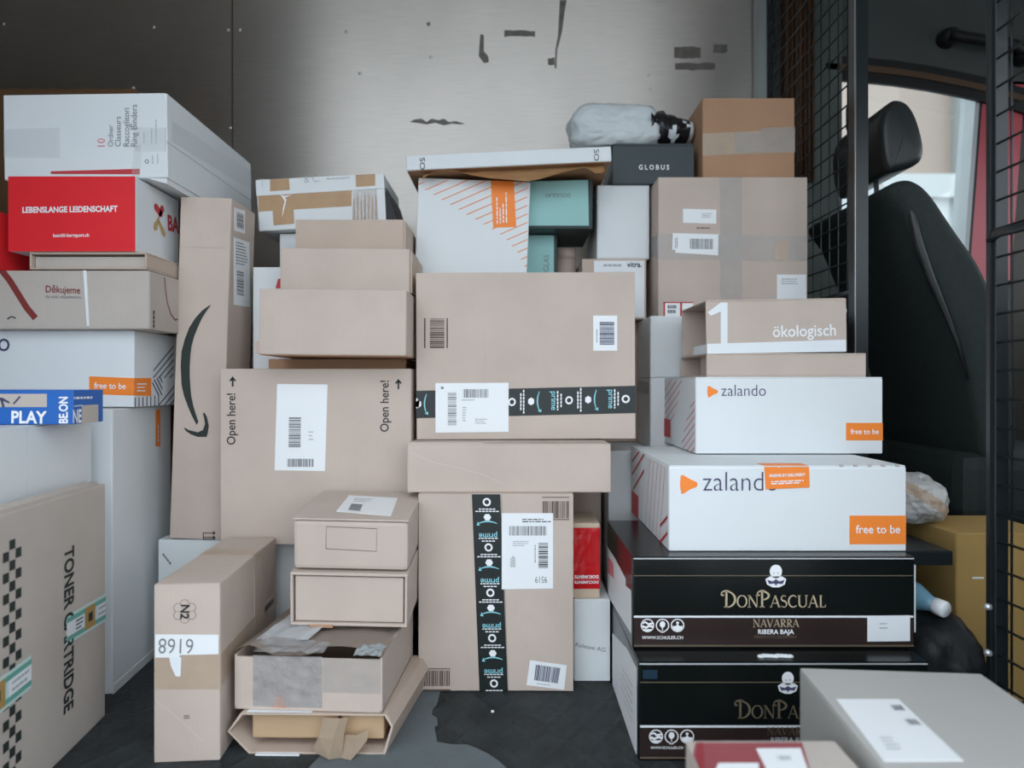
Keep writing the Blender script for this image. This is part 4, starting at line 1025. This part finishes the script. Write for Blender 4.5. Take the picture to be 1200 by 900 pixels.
c.text('F', 'T', (306, 219), (310.5, 218.7), 'ink_pale', -.01, 1.6); c.text('F', '& C.', (357, 214.8), (376, 213.5), 'ink_pale', -.01, 1.2); c.lines('F', [(383, 212.5), (412, 210.5), (412, 206.5), (383, 208)], 1, 'ink_pale', .0009, None, 6, .3)
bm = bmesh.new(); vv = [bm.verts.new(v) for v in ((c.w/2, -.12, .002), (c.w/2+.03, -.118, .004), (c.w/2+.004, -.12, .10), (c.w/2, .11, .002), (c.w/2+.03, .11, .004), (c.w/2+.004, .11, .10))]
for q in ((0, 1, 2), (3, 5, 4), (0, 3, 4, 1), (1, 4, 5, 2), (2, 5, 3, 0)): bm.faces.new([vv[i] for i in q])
bmesh.ops.recalc_face_normals(bm, faces=bm.faces[:]); link('shaded_flap', bm2me(bm, 'shaded_flap'), 'ink', c.root)  # black colour stands in for the shade of the open end

# ------------------------------------------------------------------ parcels: far left column (their right ends show)
c = Carton('white_carton', 'tall white carton with an orange edge strip, standing under the white striped-end carton', 'box', -1.45, -.868, 1.46, 0, .62, .31, 'white_board', yaw=5)
M = None
c.flat('R', [c.P('R', [(182, 523), (187.5, 523), (187.5, 480), (182, 480)])], 'orange', 'orange_strip', .0008)
c.lines('R', [(184, 518), (184, 488), (186, 488), (186, 518)], 1, 'ink_white', .0012, None, 3, .5)
c.slab('R', c.rect('R', 0, 0, c.d, .02), 'white_matte', 'bottom_fold', .002)
c = Carton('white_carton', 'large white carton behind the checkered carton, carrying the small blue box', 'box', -1.60, -.862, .90, 0, .597, .53, 'white_board', yaw=3.5)
c.slab('R', c.rect('R', .001, .001, c.d*.60, c.h-.001), 'white_board', 'flap', .0015); c.slab('R', c.rect('R', c.d*.60+.002, .001, c.d-.001, c.h-.001), 'white_board', 'flap', .001)
c.flaps('T', 'v', .5, t=.002)
# blue box
c = Carton('blue_box', 'small flat blue box with white lettering lying on the large white carton', 'box', -1.19, X(81, 1.255), 1.255, .600, .664, .105, 'blue_board', yaw=4, bev=.002)
c.paper('F', [(-30, 477), (55, 477), (55, 461.5), (-30, 461.5)], 'kraft_grey', 'bare_patch', .0005)
c.flat('F', [c.P('F', q) for q in ([(-2, 467), (3, 466), (12, 471), (11, 473)], [(0, 466), (3, 466), (6, 477), (3, 477)], [(15, 473), (17, 474), (25, 465), (23, 464)])], 'ink_navy', 'pen_stroke', .0009)
c.text('F', 'PLAY', (13.5, 495.5), (55, 496), 'ink_white', .03, 1.15)
c.text('F', 'BE.ON', (79.5, 496), (79.5, 465), 'ink_white', .03, 1.25)
c.text('R', 'NE', (85, 495.5), (95, 494.5), 'ink_white', .03, 1.5)
c.paper('R', [(96, 497), (115, 494), (115, 474), (96, 475)], 'kraft_grey', 'bare_patch', .0005)
c.lines('R', [(85, 469), (117, 468), (117, 463), (85, 464)], 1, 'ink_white', .0009, None, 4, .5)
c.lines('R', [(85, 477), (98, 476), (98, 474), (85, 475)], 1, 'ink_white', .0009, None, 5, .6)
# checkered toner carton
c = Carton('toner_carton', 'grey kraft carton with a black checkered band and vertical lettering, standing by the door', 'box', -.815, -.770, .86, 0, .473, .53, 'kraft_grey', yaw=6.2)
for sgn in (0,):
    c.slab('T', [(.004, 0), (.02, 0), (.02, c.d), (.004, c.d)], 'kraft_grey', 'top_flap', .004); c.slab('T', [(.025, 0), (.043, 0), (.043, c.d-.03), (.025, c.d-.03)], 'kraft_grey', 'top_flap', .006)
u0 = c.uv('R', 3, 700)[0]; u1 = c.uv('R', 25, 700)[0]; cw = (u1-u0)/3; pls = []
chh = .0165
for i in range(40):
    for k in range(3):
        if (i+k) % 2 == 0 and (i*chh+chh) < .445: pls.append([(u0+k*cw, i*chh), (u0+(k+1)*cw*1-.0008+(0), i*chh), (u0+(k+1)*cw-.0008, i*chh+chh*.94), (u0+k*cw, i*chh+chh*.94)])
c.flat('R', pls, 'ink_green', 'checker_band', .0006)
c.text('R', 'TONER CARTRIDGE', (75.5, 643), (74.5, 838), 'ink_green', .03, 1.35)
def tape_label(c, q, mid):
    s_ = c.paper('R', q, 'tape_mint', 'tape')
    g = lambda a, b: (q[0][0]+(q[1][0]-q[0][0])*a+(q[3][0]-q[0][0])*b, (q[0][1]+(q[1][1]-q[0][1])*a)+((q[3][1]+(q[2][1]-q[3][1])*a)-(q[0][1]+(q[1][1]-q[0][1])*a))*b)
    r = lambda a0, a1, b0, b1: c.P('R', [g(a0, b0), g(a1, b0), g(a1, b1), g(a0, b1)])
    c.flat('R', [r(0, 1, .10, .26), r(0, 1, .74, .90)], 'tape_green', 'tape_stripes', .0011, s_)
    c.each('R', [r(0, .42, .26, .74), r(.72, 1, .26, .74)], 'label_soft', 'tape_panel', .0012, s_)
    c.each('R', [r(.44, .68, .10, .90)], 'kraft_ochre', 'tape_panel', .0013, s_)
    c.lines('R', [g(.22, .3), g(.40, .3), g(.40, .7), g(.22, .7)], 3, 'ink_navy', .0014, s_, 4, .5); c.lines('R', [g(.76, .3), g(.98, .3), g(.98, .7), g(.76, .7)], 2, 'ink_pale', .0014, s_, 5, .4)
    c.flat('R', [r(.52, .62, .35, .65)], 'ink', 'tape_mark', .0015, s_)
tape_label(c, [(77.5, 756), (126.3, 726), (126.3, 694), (77.5, 722)], 1)
tape_label(c, [(-60, 885), (36, 806), (36, 768), (-60, 838)], 1)
# white carton with stripes on its end, on the tall white one
Y = 1.55
c = Carton('white_carton', 'white carton with orange strip and blue stripes at its end, under the ribboned kraft carton', 'box', -1.42, X(157, Y), Y, .622, .797, .25, 'white_board')
c.slab('F', c.rect('F', .002, .002, c.w-.002, c.h-.002), 'white_board', 'front_panel', .001)
c.off['F'] = .001
c.text('F', 'zalando', (-74, 411), (12, 411.5), 'ink_navy', .0, 1.12)
os_ = c.paper('F', [(105, 462), (157, 463.5), (157, 443), (105, 441)], 'orange', 'orange_strip')
c.text('F', 'free to be', (111, 455), (148, 456), 'ink_white', .012, 1.1, .0014, os_)
os2 = c.paper('R', [(157.3, 463.5), (177, 464), (177, 443), (157.3, 443)], 'orange', 'orange_strip')
c.lines('R', [(160, 460), (174, 460), (174, 448), (160, 448)], 3, 'ink_white', .0014, os2, 3, .4)
stripes(c, 'R', [(178, 477), (203, 476), (203, 404), (172, 443), (179, 443)], [((170, 446+8*i), (206, 402+8*i)) for i in range(0, 6)], .0035, 'ink_navy')
stripes(c, 'R', [(186, 476), (204, 476), (204, 445), (186, 462)], [((170, 494+8*i), (206, 450+8*i)) for i in range(0, 4)], .0035, 'ink_navy')
stripes(c, 'R', [(157.5, 477), (186, 477), (186, 463), (157.5, 466)], [((158+4.6*i, 482), (158+4.6*i, 460)) for i in range(0, 7)], .004, 'ink_navy')
stripes(c, 'R', [(178, 463), (190, 463), (190, 440), (178, 446)], [((178, 440+8*i), (192, 468+8*i)) for i in range(-3, 2)], .004, 'ink_navy')
# ribboned carton
Y = 1.52
c = Carton('cardboard_box', 'kraft carton with a printed dark red ribbon, red lettering and a white strap', 'box', -1.40, X(175, Y), Y, .797, .928, .135, 'kraft_grey')
c.slab('F', c.rect('F', .002, .002, c.w-.002, c.h-.002), 'kraft_grey', 'front_panel', .0008); c.off['F'] = .0008
c.text('F', 'Děkujeme', (54, 342.5), (94.5, 344), 'ink_maroon', .012, 1.15)
c.text('F', 'za vaši objednávku', (54, 349), (96, 350), 'ink_grey', .0, .9)
c.paper('F', [(102.5, 382), (105, 382), (101.5, 316), (98, 316)], 'label_white', 'strap', .0015)
c.flat('F', ribbon(c.P('F', [(2, 316), (12, 329), (22, 345), (32, 361), (42, 373)]), .014), 'ink_maroon', 'ribbon_print', .0006)
c.flat('F', ribbon(c.P('F', [(9, 374), (14, 371), (19, 373)]), .003), 'ink', 'round_mark', .0006)
c.flat('R', ribbon(c.P('R', [(192.5, 325), (194, 342), (196, 355), (200, 368), (205, 375), (208, 374)]), .0035), 'ink_maroon', 'ribbon_print', .0006)
c.lines('R', [(178, 384), (178, 354), (182, 354), (182, 384)], 1, 'ink_brown', .0006, None, 3, .5)
# shallow open tray
c = Carton('cardboard_tray', 'shallow kraft tray with a recessed front under the red box', 'box', X(35, Y), X(172, Y), Y-.002, .930, .968, .15, 'kraft_warm', opens='F', wall=.004)
bm = bmesh.new(); addbox(bm, -c.w/2+.006, c.w/2-.004, -c.d/2+.012, c.d/2-.006, .004, c.h-.008); link('inner_box', bm2me(bm, 'inner_box'), 'kraft_grey', c.root)
# red box
Y = 1.52
c = Carton('red_box', 'red box with white lettering and a white logo end, under the white binder carton', 'box', X(10, Y), X(158.5, Y), Y, .970, 1.137, .20, 'white_board')
c.slab('F', c.rect('F', .0, .0, c.w, c.h), 'red_board', 'front_panel', .001); c.off['F'] = .001
c.text('F', 'LEBENSLANGE LEIDENSCHAFT', (27, 249.5), (138.5, 248), 'ink_white', .035, 1.15)
c.text('F', 'baechli-bergsport.ch', (63, 278), (105, 277.5), 'ink_white', .02, 1.1)
lob = lambda p, q, w0, w1: ribbon([Vector(p).lerp(Vector(q), t) for t in (0, .12, .3, .5, .7, .88, 1)], [w0*.35, w0*.85, w0, (w0+w1)/2*.9, w1, w1*.8, w1*.35])
P2 = lambda *p: [Vector(c.uv('R', *q)) for q in p]
a, b = P2((180.5, 240), (190, 253)); pl = lob(a, b, .019, .019); a, b = P2((191, 242), (186, 254)); pl += lob(a, b, .018, .010)
c.flat('R', [[tuple(p) for p in q] for q in pl], 'ink_red', 'logo', .0009)
a, b = P2((186, 255), (180.5, 269)); pl = lob(a, b, .010, .019); a, b = P2((185, 258), (193, 277)); pl += lob(a, b, .012, .019)
c.flat('R', [[tuple(p) for p in q] for q in pl], 'ochre_ink', 'logo', .0009)
c.text('R', 'BA', (196.5, 269), (209.5, 273), 'ink_red', .035, 1.15)
c2_ = Carton('red_box', 'second red box beside the lettered one, standing at the edge of the column', 'box', -1.42, -1.142, 1.50, .930, 1.06, .16, 'red_board')
c2_.slab('F', c2_.rect('F', .002, .002, c2_.w-.002, c2_.h-.002), 'red_board', 'front_panel', .001)
# white binder carton
Y = 1.55
c = Carton('white_carton', 'worn white carton with vertical multilingual print on top of the red box', 'box', X(5, Y), X(195.5, Y), Y, 1.140, 1.334, .50, 'white_board', roll=-.8)
c.flaps('R', 'h', .42, t=.002, gap=.003)
c.slab('F', c.rect('F', .002, .002, c.w-.002, c.h-.002), 'white_board', 'front_panel', .001); c.off['F'] = .001
for s_, x, y1, m in (('10', 123.5, 162.5, 'ink_pink'), ('Ordner', 133, 147, 'ink_grey'), ('Classeurs', 142, 137, 'ink_grey'), ('Raccoglitori', 152, 127, 'ink_grey'), ('Ring Binders', 161, 123, 'ink_grey')):
    c.text('F', s_, (x, 172), (x, y1), m, .0, 1.05)
for i, (x, y0, y1) in enumerate(((170, 168, 152), (179, 168, 146), (184, 168, 136), (180, 192, 176), (186, 192, 176))): c.lines('F', [(x, y0), (x, y1), (x-1.5, y1), (x-1.5, y0)], 1, 'ink_pale', .0007, None, 40+i, .8)
c.flat('F', [[tuple(Vector(c.uv('F', 172.5, 189.5))+Vector(p)*.005) for p in q] for q in ribbon(disc(0, 0, .8, n=14)+[disc(0, 0, .8, n=14)[0]], .4)], 'ink_grey', 'round_mark', .0007)
c.paper('F', [(60, 204), (164, 204.5), (164, 198), (60, 201)], 'ink_red', 'red_edge', .0006)
c.paper('F', [(155, 207), (164, 211), (166, 170), (158, 172)], 'tape_film', 'tape', .001)
c.paper('F', [(5, 185), (70, 185), (70, 150), (5, 152)], 'tape_film', 'tape', .0008); c.paper('F', [(158, 178), (196, 178), (196, 150), (158, 150)], 'tape_film', 'tape', .0008)
c.paper('R', [(200, 166), (300, 226), (300, 206), (200, 142)], 'tape_film', 'tape', .0012)
bm = bmesh.new(); a = [c.pt('B', *p, 0) for p in ((c.w*.89, c.d-.002), (c.w-.001, c.d-.002), (c.w-.001, .01), (c.w*.89, .01))]
bot = [bm.verts.new(v) for v in a]; low = [bm.verts.new(a[i]+Vector((0, 0, -.012 if i in (1, 2) else -.001))) for i in range(4)]
bm.faces.new(bot[::-1]); bm.faces.new(low)
for i in range(4): bm.faces.new((bot[i], bot[(i+1) % 4], low[(i+1) % 4], low[i]))
bmesh.ops.recalc_face_normals(bm, faces=bm.faces[:]); link('sagging_flap', bm2me(bm, 'sagging_flap'), 'white_matte', c.root)
# brown carton behind
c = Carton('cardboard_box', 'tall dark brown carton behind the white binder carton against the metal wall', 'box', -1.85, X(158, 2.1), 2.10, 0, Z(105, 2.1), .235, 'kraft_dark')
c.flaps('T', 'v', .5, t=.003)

# ------------------------------------------------------------------ parcels: low front pile
Y = 1.222
c = Carton('cardboard_box', 'long narrow kraft carton on the floor with upside-down number label and brown tape', 'box', X(182, Y), X(257.5, Y), Y, 0, .318, .37, FA, yaw=4.2)
c.slab('F', c.rect('F', .001, c.h*.515, c.w-.001, c.h-.001), FA, 'flap', .0015); c.slab('F', c.rect('F', .001, .001, c.w-.001, c.h*.51), FA, 'flap', .0015)
c.off['F'] = .0015
c.paper('F', [(182.5, 807), (257, 807), (257, 765), (182.5, 766)], 'tape_tan', 'tape')
c.paper('R', [(257.5, 806), (331, 698), (331, 684), (257.5, 768)], 'tape_tan', 'tape')
c.paper('R', [(298, 742), (307, 729), (307, 644), (298, 652)], 'tape_tan', 'tape', .0009)
c.paper('T', [(233, 650), (302, 651), (309, 644.5), (243, 644)], 'tape_tan', 'tape')
lb = c.paper('F', [(182.5, 770), (211, 770), (211, 767), (256.5, 766), (256.5, 743.5), (182.5, 743)], base=.0004)
c.text('F', '6168', (227.5, 748), (187, 747.5), 'ink_grey', -.005, 1.25, .0015, lb)
c.paper('F', [(206.5, 792), (212, 792), (213, 770), (199, 770), (201, 780)], 'label_soft', 'torn_paper', .0009)
o_ = Vector(c.uv('F', 217, 716)); k = .0215
pls = []
for i in range(6):
    a_ = R(60*i+30); pls += [[tuple(o_+Vector(p)*k) for p in q] for q in ribbon(arc(.62*math.cos(a_), .62*math.sin(a_), .36, .36, 60*i-60, 60*i+120, 8), .035)]
    pls += [[tuple(o_+Vector(p)*k) for p in q] for q in ribbon([(.25*math.cos(a_+.52), .25*math.sin(a_+.52)), (.75*math.cos(a_+.52), .75*math.sin(a_+.52))], .03)]
c.flat('F', pls, 'ink_brown', 'flower_stamp', .0006)
c.text('F', 'N2', (213, 708), (212, 725), 'ink', .03, 1.0)
c.lines('F', [(216, 842), (226, 842), (226, 837), (216, 837)], 2, 'ink_brown', .0006, None, 3)
c.flat('F', ribbon(c.P('F', [(185, 822), (210, 842), (240, 869)]), .0011), 'kraft_crease', 'crease', .0004)
lb = c.paper('R', [(309.5, 720), (321, 707), (321, 699), (309.5, 710)]); c.bars('R', [(310.5, 717), (320, 706.5), (320, 701), (310.5, 711)], 10, 'ink', .0015, lb, 3, along=1)

# bottom: torn open mailer
Y = 1.245
c = Carton('torn_mailer', 'flattened kraft mailer on the floor, torn open to show brown boxes and loose paper', 'box', -.516, -.216, Y, 0, .074, .27, 'kraft_warm', yaw=-1)
c.root.children[0].name = 'spare'; bpy.data.objects.remove(c.root.children[0])
w, h, d = c.w, c.h, c.d
# sleeve with a bevelled hexagonal mouth, open towards the door
prf = [(-w/2+.035, 0), (w/2-.015, 0), (w/2, .052), (w/2-.012, h), (-w/2+.02, h), (-w/2-.004, .04)]
bm = bmesh.new(); t = .0035
inn = [(x*.972, .0035+z*.91) for x, z in prf]
A = [bm.verts.new((x, -d/2, z)) for x, z in prf]; B = [bm.verts.new((x+.03, d/2, z)) for x, z in prf]
C2 = [bm.verts.new((x, -d/2, z)) for x, z in inn]; D2 = [bm.verts.new((x+.03, d/2-.01, z)) for x, z in inn]
for i in range(6):
    j = (i+1) % 6
    bm.faces.new((A[i], A[j], B[j], B[i])); bm.faces.new((C2[j], C2[i], D2[i], D2[j])); bm.faces.new((A[j], A[i], C2[i], C2[j]))
bm.faces.new(B[::-1]); bm.faces.new(D2)
bmesh.ops.recalc_face_normals(bm, faces=bm.faces[:]); link('sleeve', bm2me(bm, 'sleeve'), 'kraft_warm', c.root)
for x0, x1 in ((-w/2+.035, .045), (.05, w/2-.02)):
    bm = bmesh.new(); addbox(bm, x0, x1, -d/2+.016, d/2-.04, .020, h-.008, .004); link('inner_box', bm2me(bm, 'inner_box'), 'kraft_core', c.root)
def sheet(name, pts, m, parent, thick=.0012):
    """folded paper: rows of points"""
    bm = bmesh.new(); rows = [[bm.verts.new(p) for p in r] for r in pts]
    for a, b in zip(rows, rows[1:]):
        for i in range(len(a)-1): bm.faces.new((a[i], a[i+1], b[i+1], b[i]))
    bmesh.ops.solidify(bm, geom=bm.faces[:], thickness=thick)
    return link(name, bm2me(bm, name), m, parent)
yF = -d/2-.003
sheet('loose_paper', [[(.022, yF, h-.006), (.055, yF-.004, h-.005), (.068, yF, h-.004)], [(.018, yF-.012, .04), (.045, yF-.018, .038), (.062, yF-.006, .04)], [(.004, yF-.008, .012), (.04, yF-.022, .004), (.06, yF-.012, .002)]], 'paper_tan', c.root)
sheet('loose_paper', [[(.058, yF+.004, .036), (.085, yF-.006, .040), (.105, yF+.002, .046)], [(.06, yF-.008, .012), (.085, yF-.014, .015), (.104, yF-.004, .030)], [(.052, yF-.012, .003), (.078, yF-.02, .002), (.092, yF-.012, .016)]], 'paper_tan', c.root)
c.flat('T', [c.rect('T', .03, .0005, .15, .014)], 'label_white', 'label', .0008)
bm = bmesh.new(); addbox(bm, -w/2+.05, -w/2+.13, -d/2-.008, -d/2+.001, .0005, .003); link('torn_strip', bm2me(bm, 'torn_strip'), 'label_soft', c.root)
# wrapped carton with clear tape and a torn top
Y = 1.252
c = Carton('cardboard_box', 'battered kraft carton wrapped in crumpled clear tape with a torn top and white paper', 'box', -.512, -.236, Y, .076, .176, .27, 'kraft', yaw=-3.5, opens='F', wall=.004)
w, h, d = c.w, c.h, c.d
top = c.root.children[0]
bpy.data.objects.remove(top)
bm = bmesh.new()
for a in ((-w/2, w/2, d/2-.004, d/2, 0, h), (w/2-.004, w/2, -d/2, d/2-.004, 0, h), (-w/2, -w/2+.004, -d/2, d/2-.004, 0, h), (-w/2, w/2, -d/2, d/2, 0, .004), (-w/2+.004, w/2-.004, -d/2, -d/2+.004, .004, h-.004)): addbox(bm, *a)
link('body', bm2me(bm, 'body'), 'kraft', c.root)
# lid lifted in places, with a torn hole along the front edge
rows = []
for i in range(9):
    v = i/8; r_ = []
    for j in range(21):
        u = j/20
        lift = .016*math.exp(-((u-.10)/.12)**2)*max(0, 1-v*2.2)+.010*math.exp(-((u-.72)/.18)**2)*max(0, 1-v*2.6)+.004*noise.noise(Vector((u*6, v*4, 0)))*(1 if 0 < j < 20 else 0)+.016*math.sin(math.pi*u)*min(1, v*1.6)*.45
        y = -d/2+d*v
        if i == 0: y += .026*(1 if 12 <= j <= 16 else 0)+(.010 if j in (11, 17) else 0)
        r_.append((-w/2+w*u, y, h+max(lift, -.001)))
    rows.append(r_)
sheet('torn_lid', rows, 'kraft', c.root, .003)
tw = sheet('clear_tape', [[(-w/2+.035+.13*u, -d/2-.0015-.002*abs(noise.noise(Vector((u*9, z*4, 0)))), h*(.06+.94*z)) for u in [k/10 for k in range(11)]] for z in [k/6 for k in range(7)]], 'tape_foil', c.root, .0006)
sheet('clear_tape', [[(.028+.108*u, -d/2-.0012-.0015*abs(noise.noise(Vector((u*7, z*5, 4)))), h*(.35+.63*z)) for u in [k/8 for k in range(9)]] for z in [k/5 for k in range(6)]], 'tape_clear', c.root, .0006)
sheet('clear_tape', [[(-w/2+.035+.13*u, -d/2+.05*z, h+.006+.012*z*(1-u)+.004*noise.noise(Vector((u*8, z*3, 2)))) for u in [k/10 for k in range(11)]] for z in [k/4 for k in range(5)]], 'tape_foil', c.root, .0006)
sheet('crumpled_tape', [[(.085+.05*u, -d/2-.004+.05*z, h+.004+.010*abs(noise.noise(Vector((u*5, z*4, 7))))) for u in [k/7 for k in range(8)]] for z in [k/5 for k in range(6)]], 'poly_bag', c.root, .0006)
sheet('white_paper', [[(-w/2+.02+.10*u+.02*z, -d/2+.045+.12*z, h+.012+.008*z+.003*noise.noise(Vector((u*4, z*3, 9)))) for u in [k/6 for k in range(7)]] for z in [k/6 for k in range(7)]], 'label_white', c.root, .0008)
c.flat('F', [[(.072, .004), (.098, .004), (.088, .030), (.08, .024)]], 'orange_line', 'orange_mark', .0006)
# sleeve box with inner tray showing
Y = 1.36
c = Carton('sleeve_box', 'kraft sleeve box showing its recessed inner tray, second from the top of the low pile', 'box', X(340, Y), X(477, Y), Y, .192, .300, .22, FA, roll=1.2, pitch=4.5, opens='F', wall=.0055)
w, h, d = c.w, c.h, c.d
bm = bmesh.new(); addbox(bm, -w/2+.0085, w/2-.0085, -d/2+.006, d/2-.01, .0075, h-.009, .002); link('inner_tray', bm2me(bm, 'inner_tray'), 'kraft', c.root)
bm = bmesh.new(); addbox(bm, -w/2+.04, -w/2+.085, -d/2-.0015, -d/2+.03, -.003, .003); link('torn_tab', bm2me(bm, 'torn_tab'), 'kraft_brown', c.root)
c = Carton('cardboard_box', 'kraft carton with a white address label on its lid, top of the low pile', 'box', X(344, Y), X(478, Y), Y, .305, .404, .22, FA, roll=1.2, pitch=5.0, bev=.008)
w, h, d = c.w, c.h, c.d
bm = bmesh.new(); addbox(bm, -w/2-.001, w/2+.001, -d/2-.002, d/2, h+.0008, h+.0045, .0015); link('lid', bm2me(bm, 'lid'), FA, c.root)
c.off['T'] = .0045
lb = c.paper('T', [(394, 602), (458, 607.5), (466, 586), (409, 583)])
c.bars('T', [(408, 600.5), (422, 602), (425, 594), (412, 593)], 10, 'ink_grey', .0013, lb, 3, along=1); c.lines('T', [(414, 591), (436, 592), (437, 587), (416, 586)], 3, 'ink_pale', .0013, lb, 4, .3)
q = c.P('F', [(382, 643), (441, 646), (442, 619.5), (382.5, 617)]); c.flat('F', ribbon(q+[q[0]], .0011), 'ink_brown', 'printed_frame', .0006)

# ------------------------------------------------------------------ parcels in front, right
Y = 1.035
c = Carton('greyed_parcel', 'plain kraft parcel, its colour greyed like sky sheen, with a white address label on top, by the wire gate', 'box', X(927, Y), X(1131, Y), Y-.42, 0, .239, .42, 'parcel_greyed', yaw=0)
c.root.rotation_euler = (0, 0, R(-4.5)); c.M = Matrix.Translation(c.root.location) @ Matrix.Rotation(R(-4.5), 4, 'Z'); c.Mi = c.M.inverted()
c.slab('T', c.rect('T', .001, .001, c.w-.001, c.d-.001), 'parcel_greyed', 'lid', .0015); c.off['T'] = .0015
lb = c.paper('T', [(1036, 894), (1129, 893.5), (1053, 821), (980, 821)], t=.0008)
c.bars('T', [(1049, 835), (1062, 835), (1056, 828.5), (1043, 828.5)], 8, 'ink_grey', .0014, lb, 3); c.bars('T', [(1066, 852), (1081, 852), (1073, 845), (1059, 845)], 8, 'ink_grey', .0014, lb, 4); c.lines('T', [(1040, 882), (1060, 882), (1045, 865), (1030, 865)], 4, 'ink_pale', .0014, lb, 5, .3)
Y = .855
c = Carton('red_parcel', 'red and kraft parcel with two white labels in front of the wine cartons', 'box', X(803, Y), X(978, Y), Y-.26, 0, .229, .26, 'kraft_grey', yaw=0)
c.paper('T', [(808, 905), (950, 905), (940, 870.6), (815, 870.6)], 'parcel_red', 'red_wrap', .0006)
c.paper('T', [(815, 905), (826, 905), (824, 870.8), (817, 870.8)], 'red_dim', 'red_band', .0010)
lb = c.paper('T', [(900, 906), (948, 906), (938, 877.5), (886, 878)], base=.0004); c.bars('T', [(912, 892), (928, 892), (926, 887), (910, 887)], 8, 'ink_pale', .0016, lb, 4)
c.paper('T', [(835, 910), (890, 910), (889, 895), (842, 895)], base=.0004)

# ------------------------------------------------------------------ clutter in the opening to the cab
Y = 1.45
c = Carton('ochre_box', 'yellowish brown carton standing behind the wire gate below the seat', 'box', X(1120, Y), 1.16, Y, 0, .358, .20, 'kraft_ochre')
c.slab('F', c.rect('F', .002, .002, c.w-.002, c.h-.002), 'kraft_ochre', 'flap', .001); c.paper('F', [(1139, 678), (1152, 678), (1152, 676), (1139, 676)], 'label_white', 'staple', .002)
c.slab('F', c.rect('F', .001, .11, .06, .113), 'kraft_brown', 'cut_line', .0013)
bg_, bo = lump('silver_bag', 'crumpled silver grey plastic bag lying on the yellowish brown carton', 'bag', (.935, 1.60, .357), (.066, .10, .060), 'silver_bag', 5, .16, 5, power=2.2, freq=1.5, crease=.07)
me = bo.data; me.materials.append(MATS['tape_tan'])
for p in me.polygons:
    q = p.center
    if -.35 < (q.x*.8+q.z*1.0-.055)/.05 < .25: p.material_index = 1
boxobj('sill_rail', -.07, .03, 1.39-c1, 1.72-c1, .305, .335, 'steel_black', mp1, bev=.003)
lump('black_bag', 'black plastic sack slumped on the floor beside the wine cartons in the cab opening', 'bag', (.845, 1.40, 0), (.088, .12, .115), 'sack_black', 9, .2, 4, power=2.6)
bt = empty('water_bottle', (.828, 1.43, .236)); tag(bt, 'blue plastic bottle with white screw cap lying on the black sack', 'bottle')
dv = Vector((.42, -1, -.12)).normalized(); bt.rotation_euler = dv.to_track_quat('Z', 'Y').to_euler()
tubeobj('bottle', [(0, 0, -.12), (0, 0, -.118), (0, 0, -.02), (0, 0, .02), (0, 0, .05), (0, 0, .065)], [.02, .03, .031, .029, .016, .014], 'bottle_blue', bt, 20)
tubeobj('cap', [(0, 0, .060), (0, 0, .062), (0, 0, .082), (0, 0, .085)], [.014, .0165, .0165, .014], 'cap_white', bt, 20)
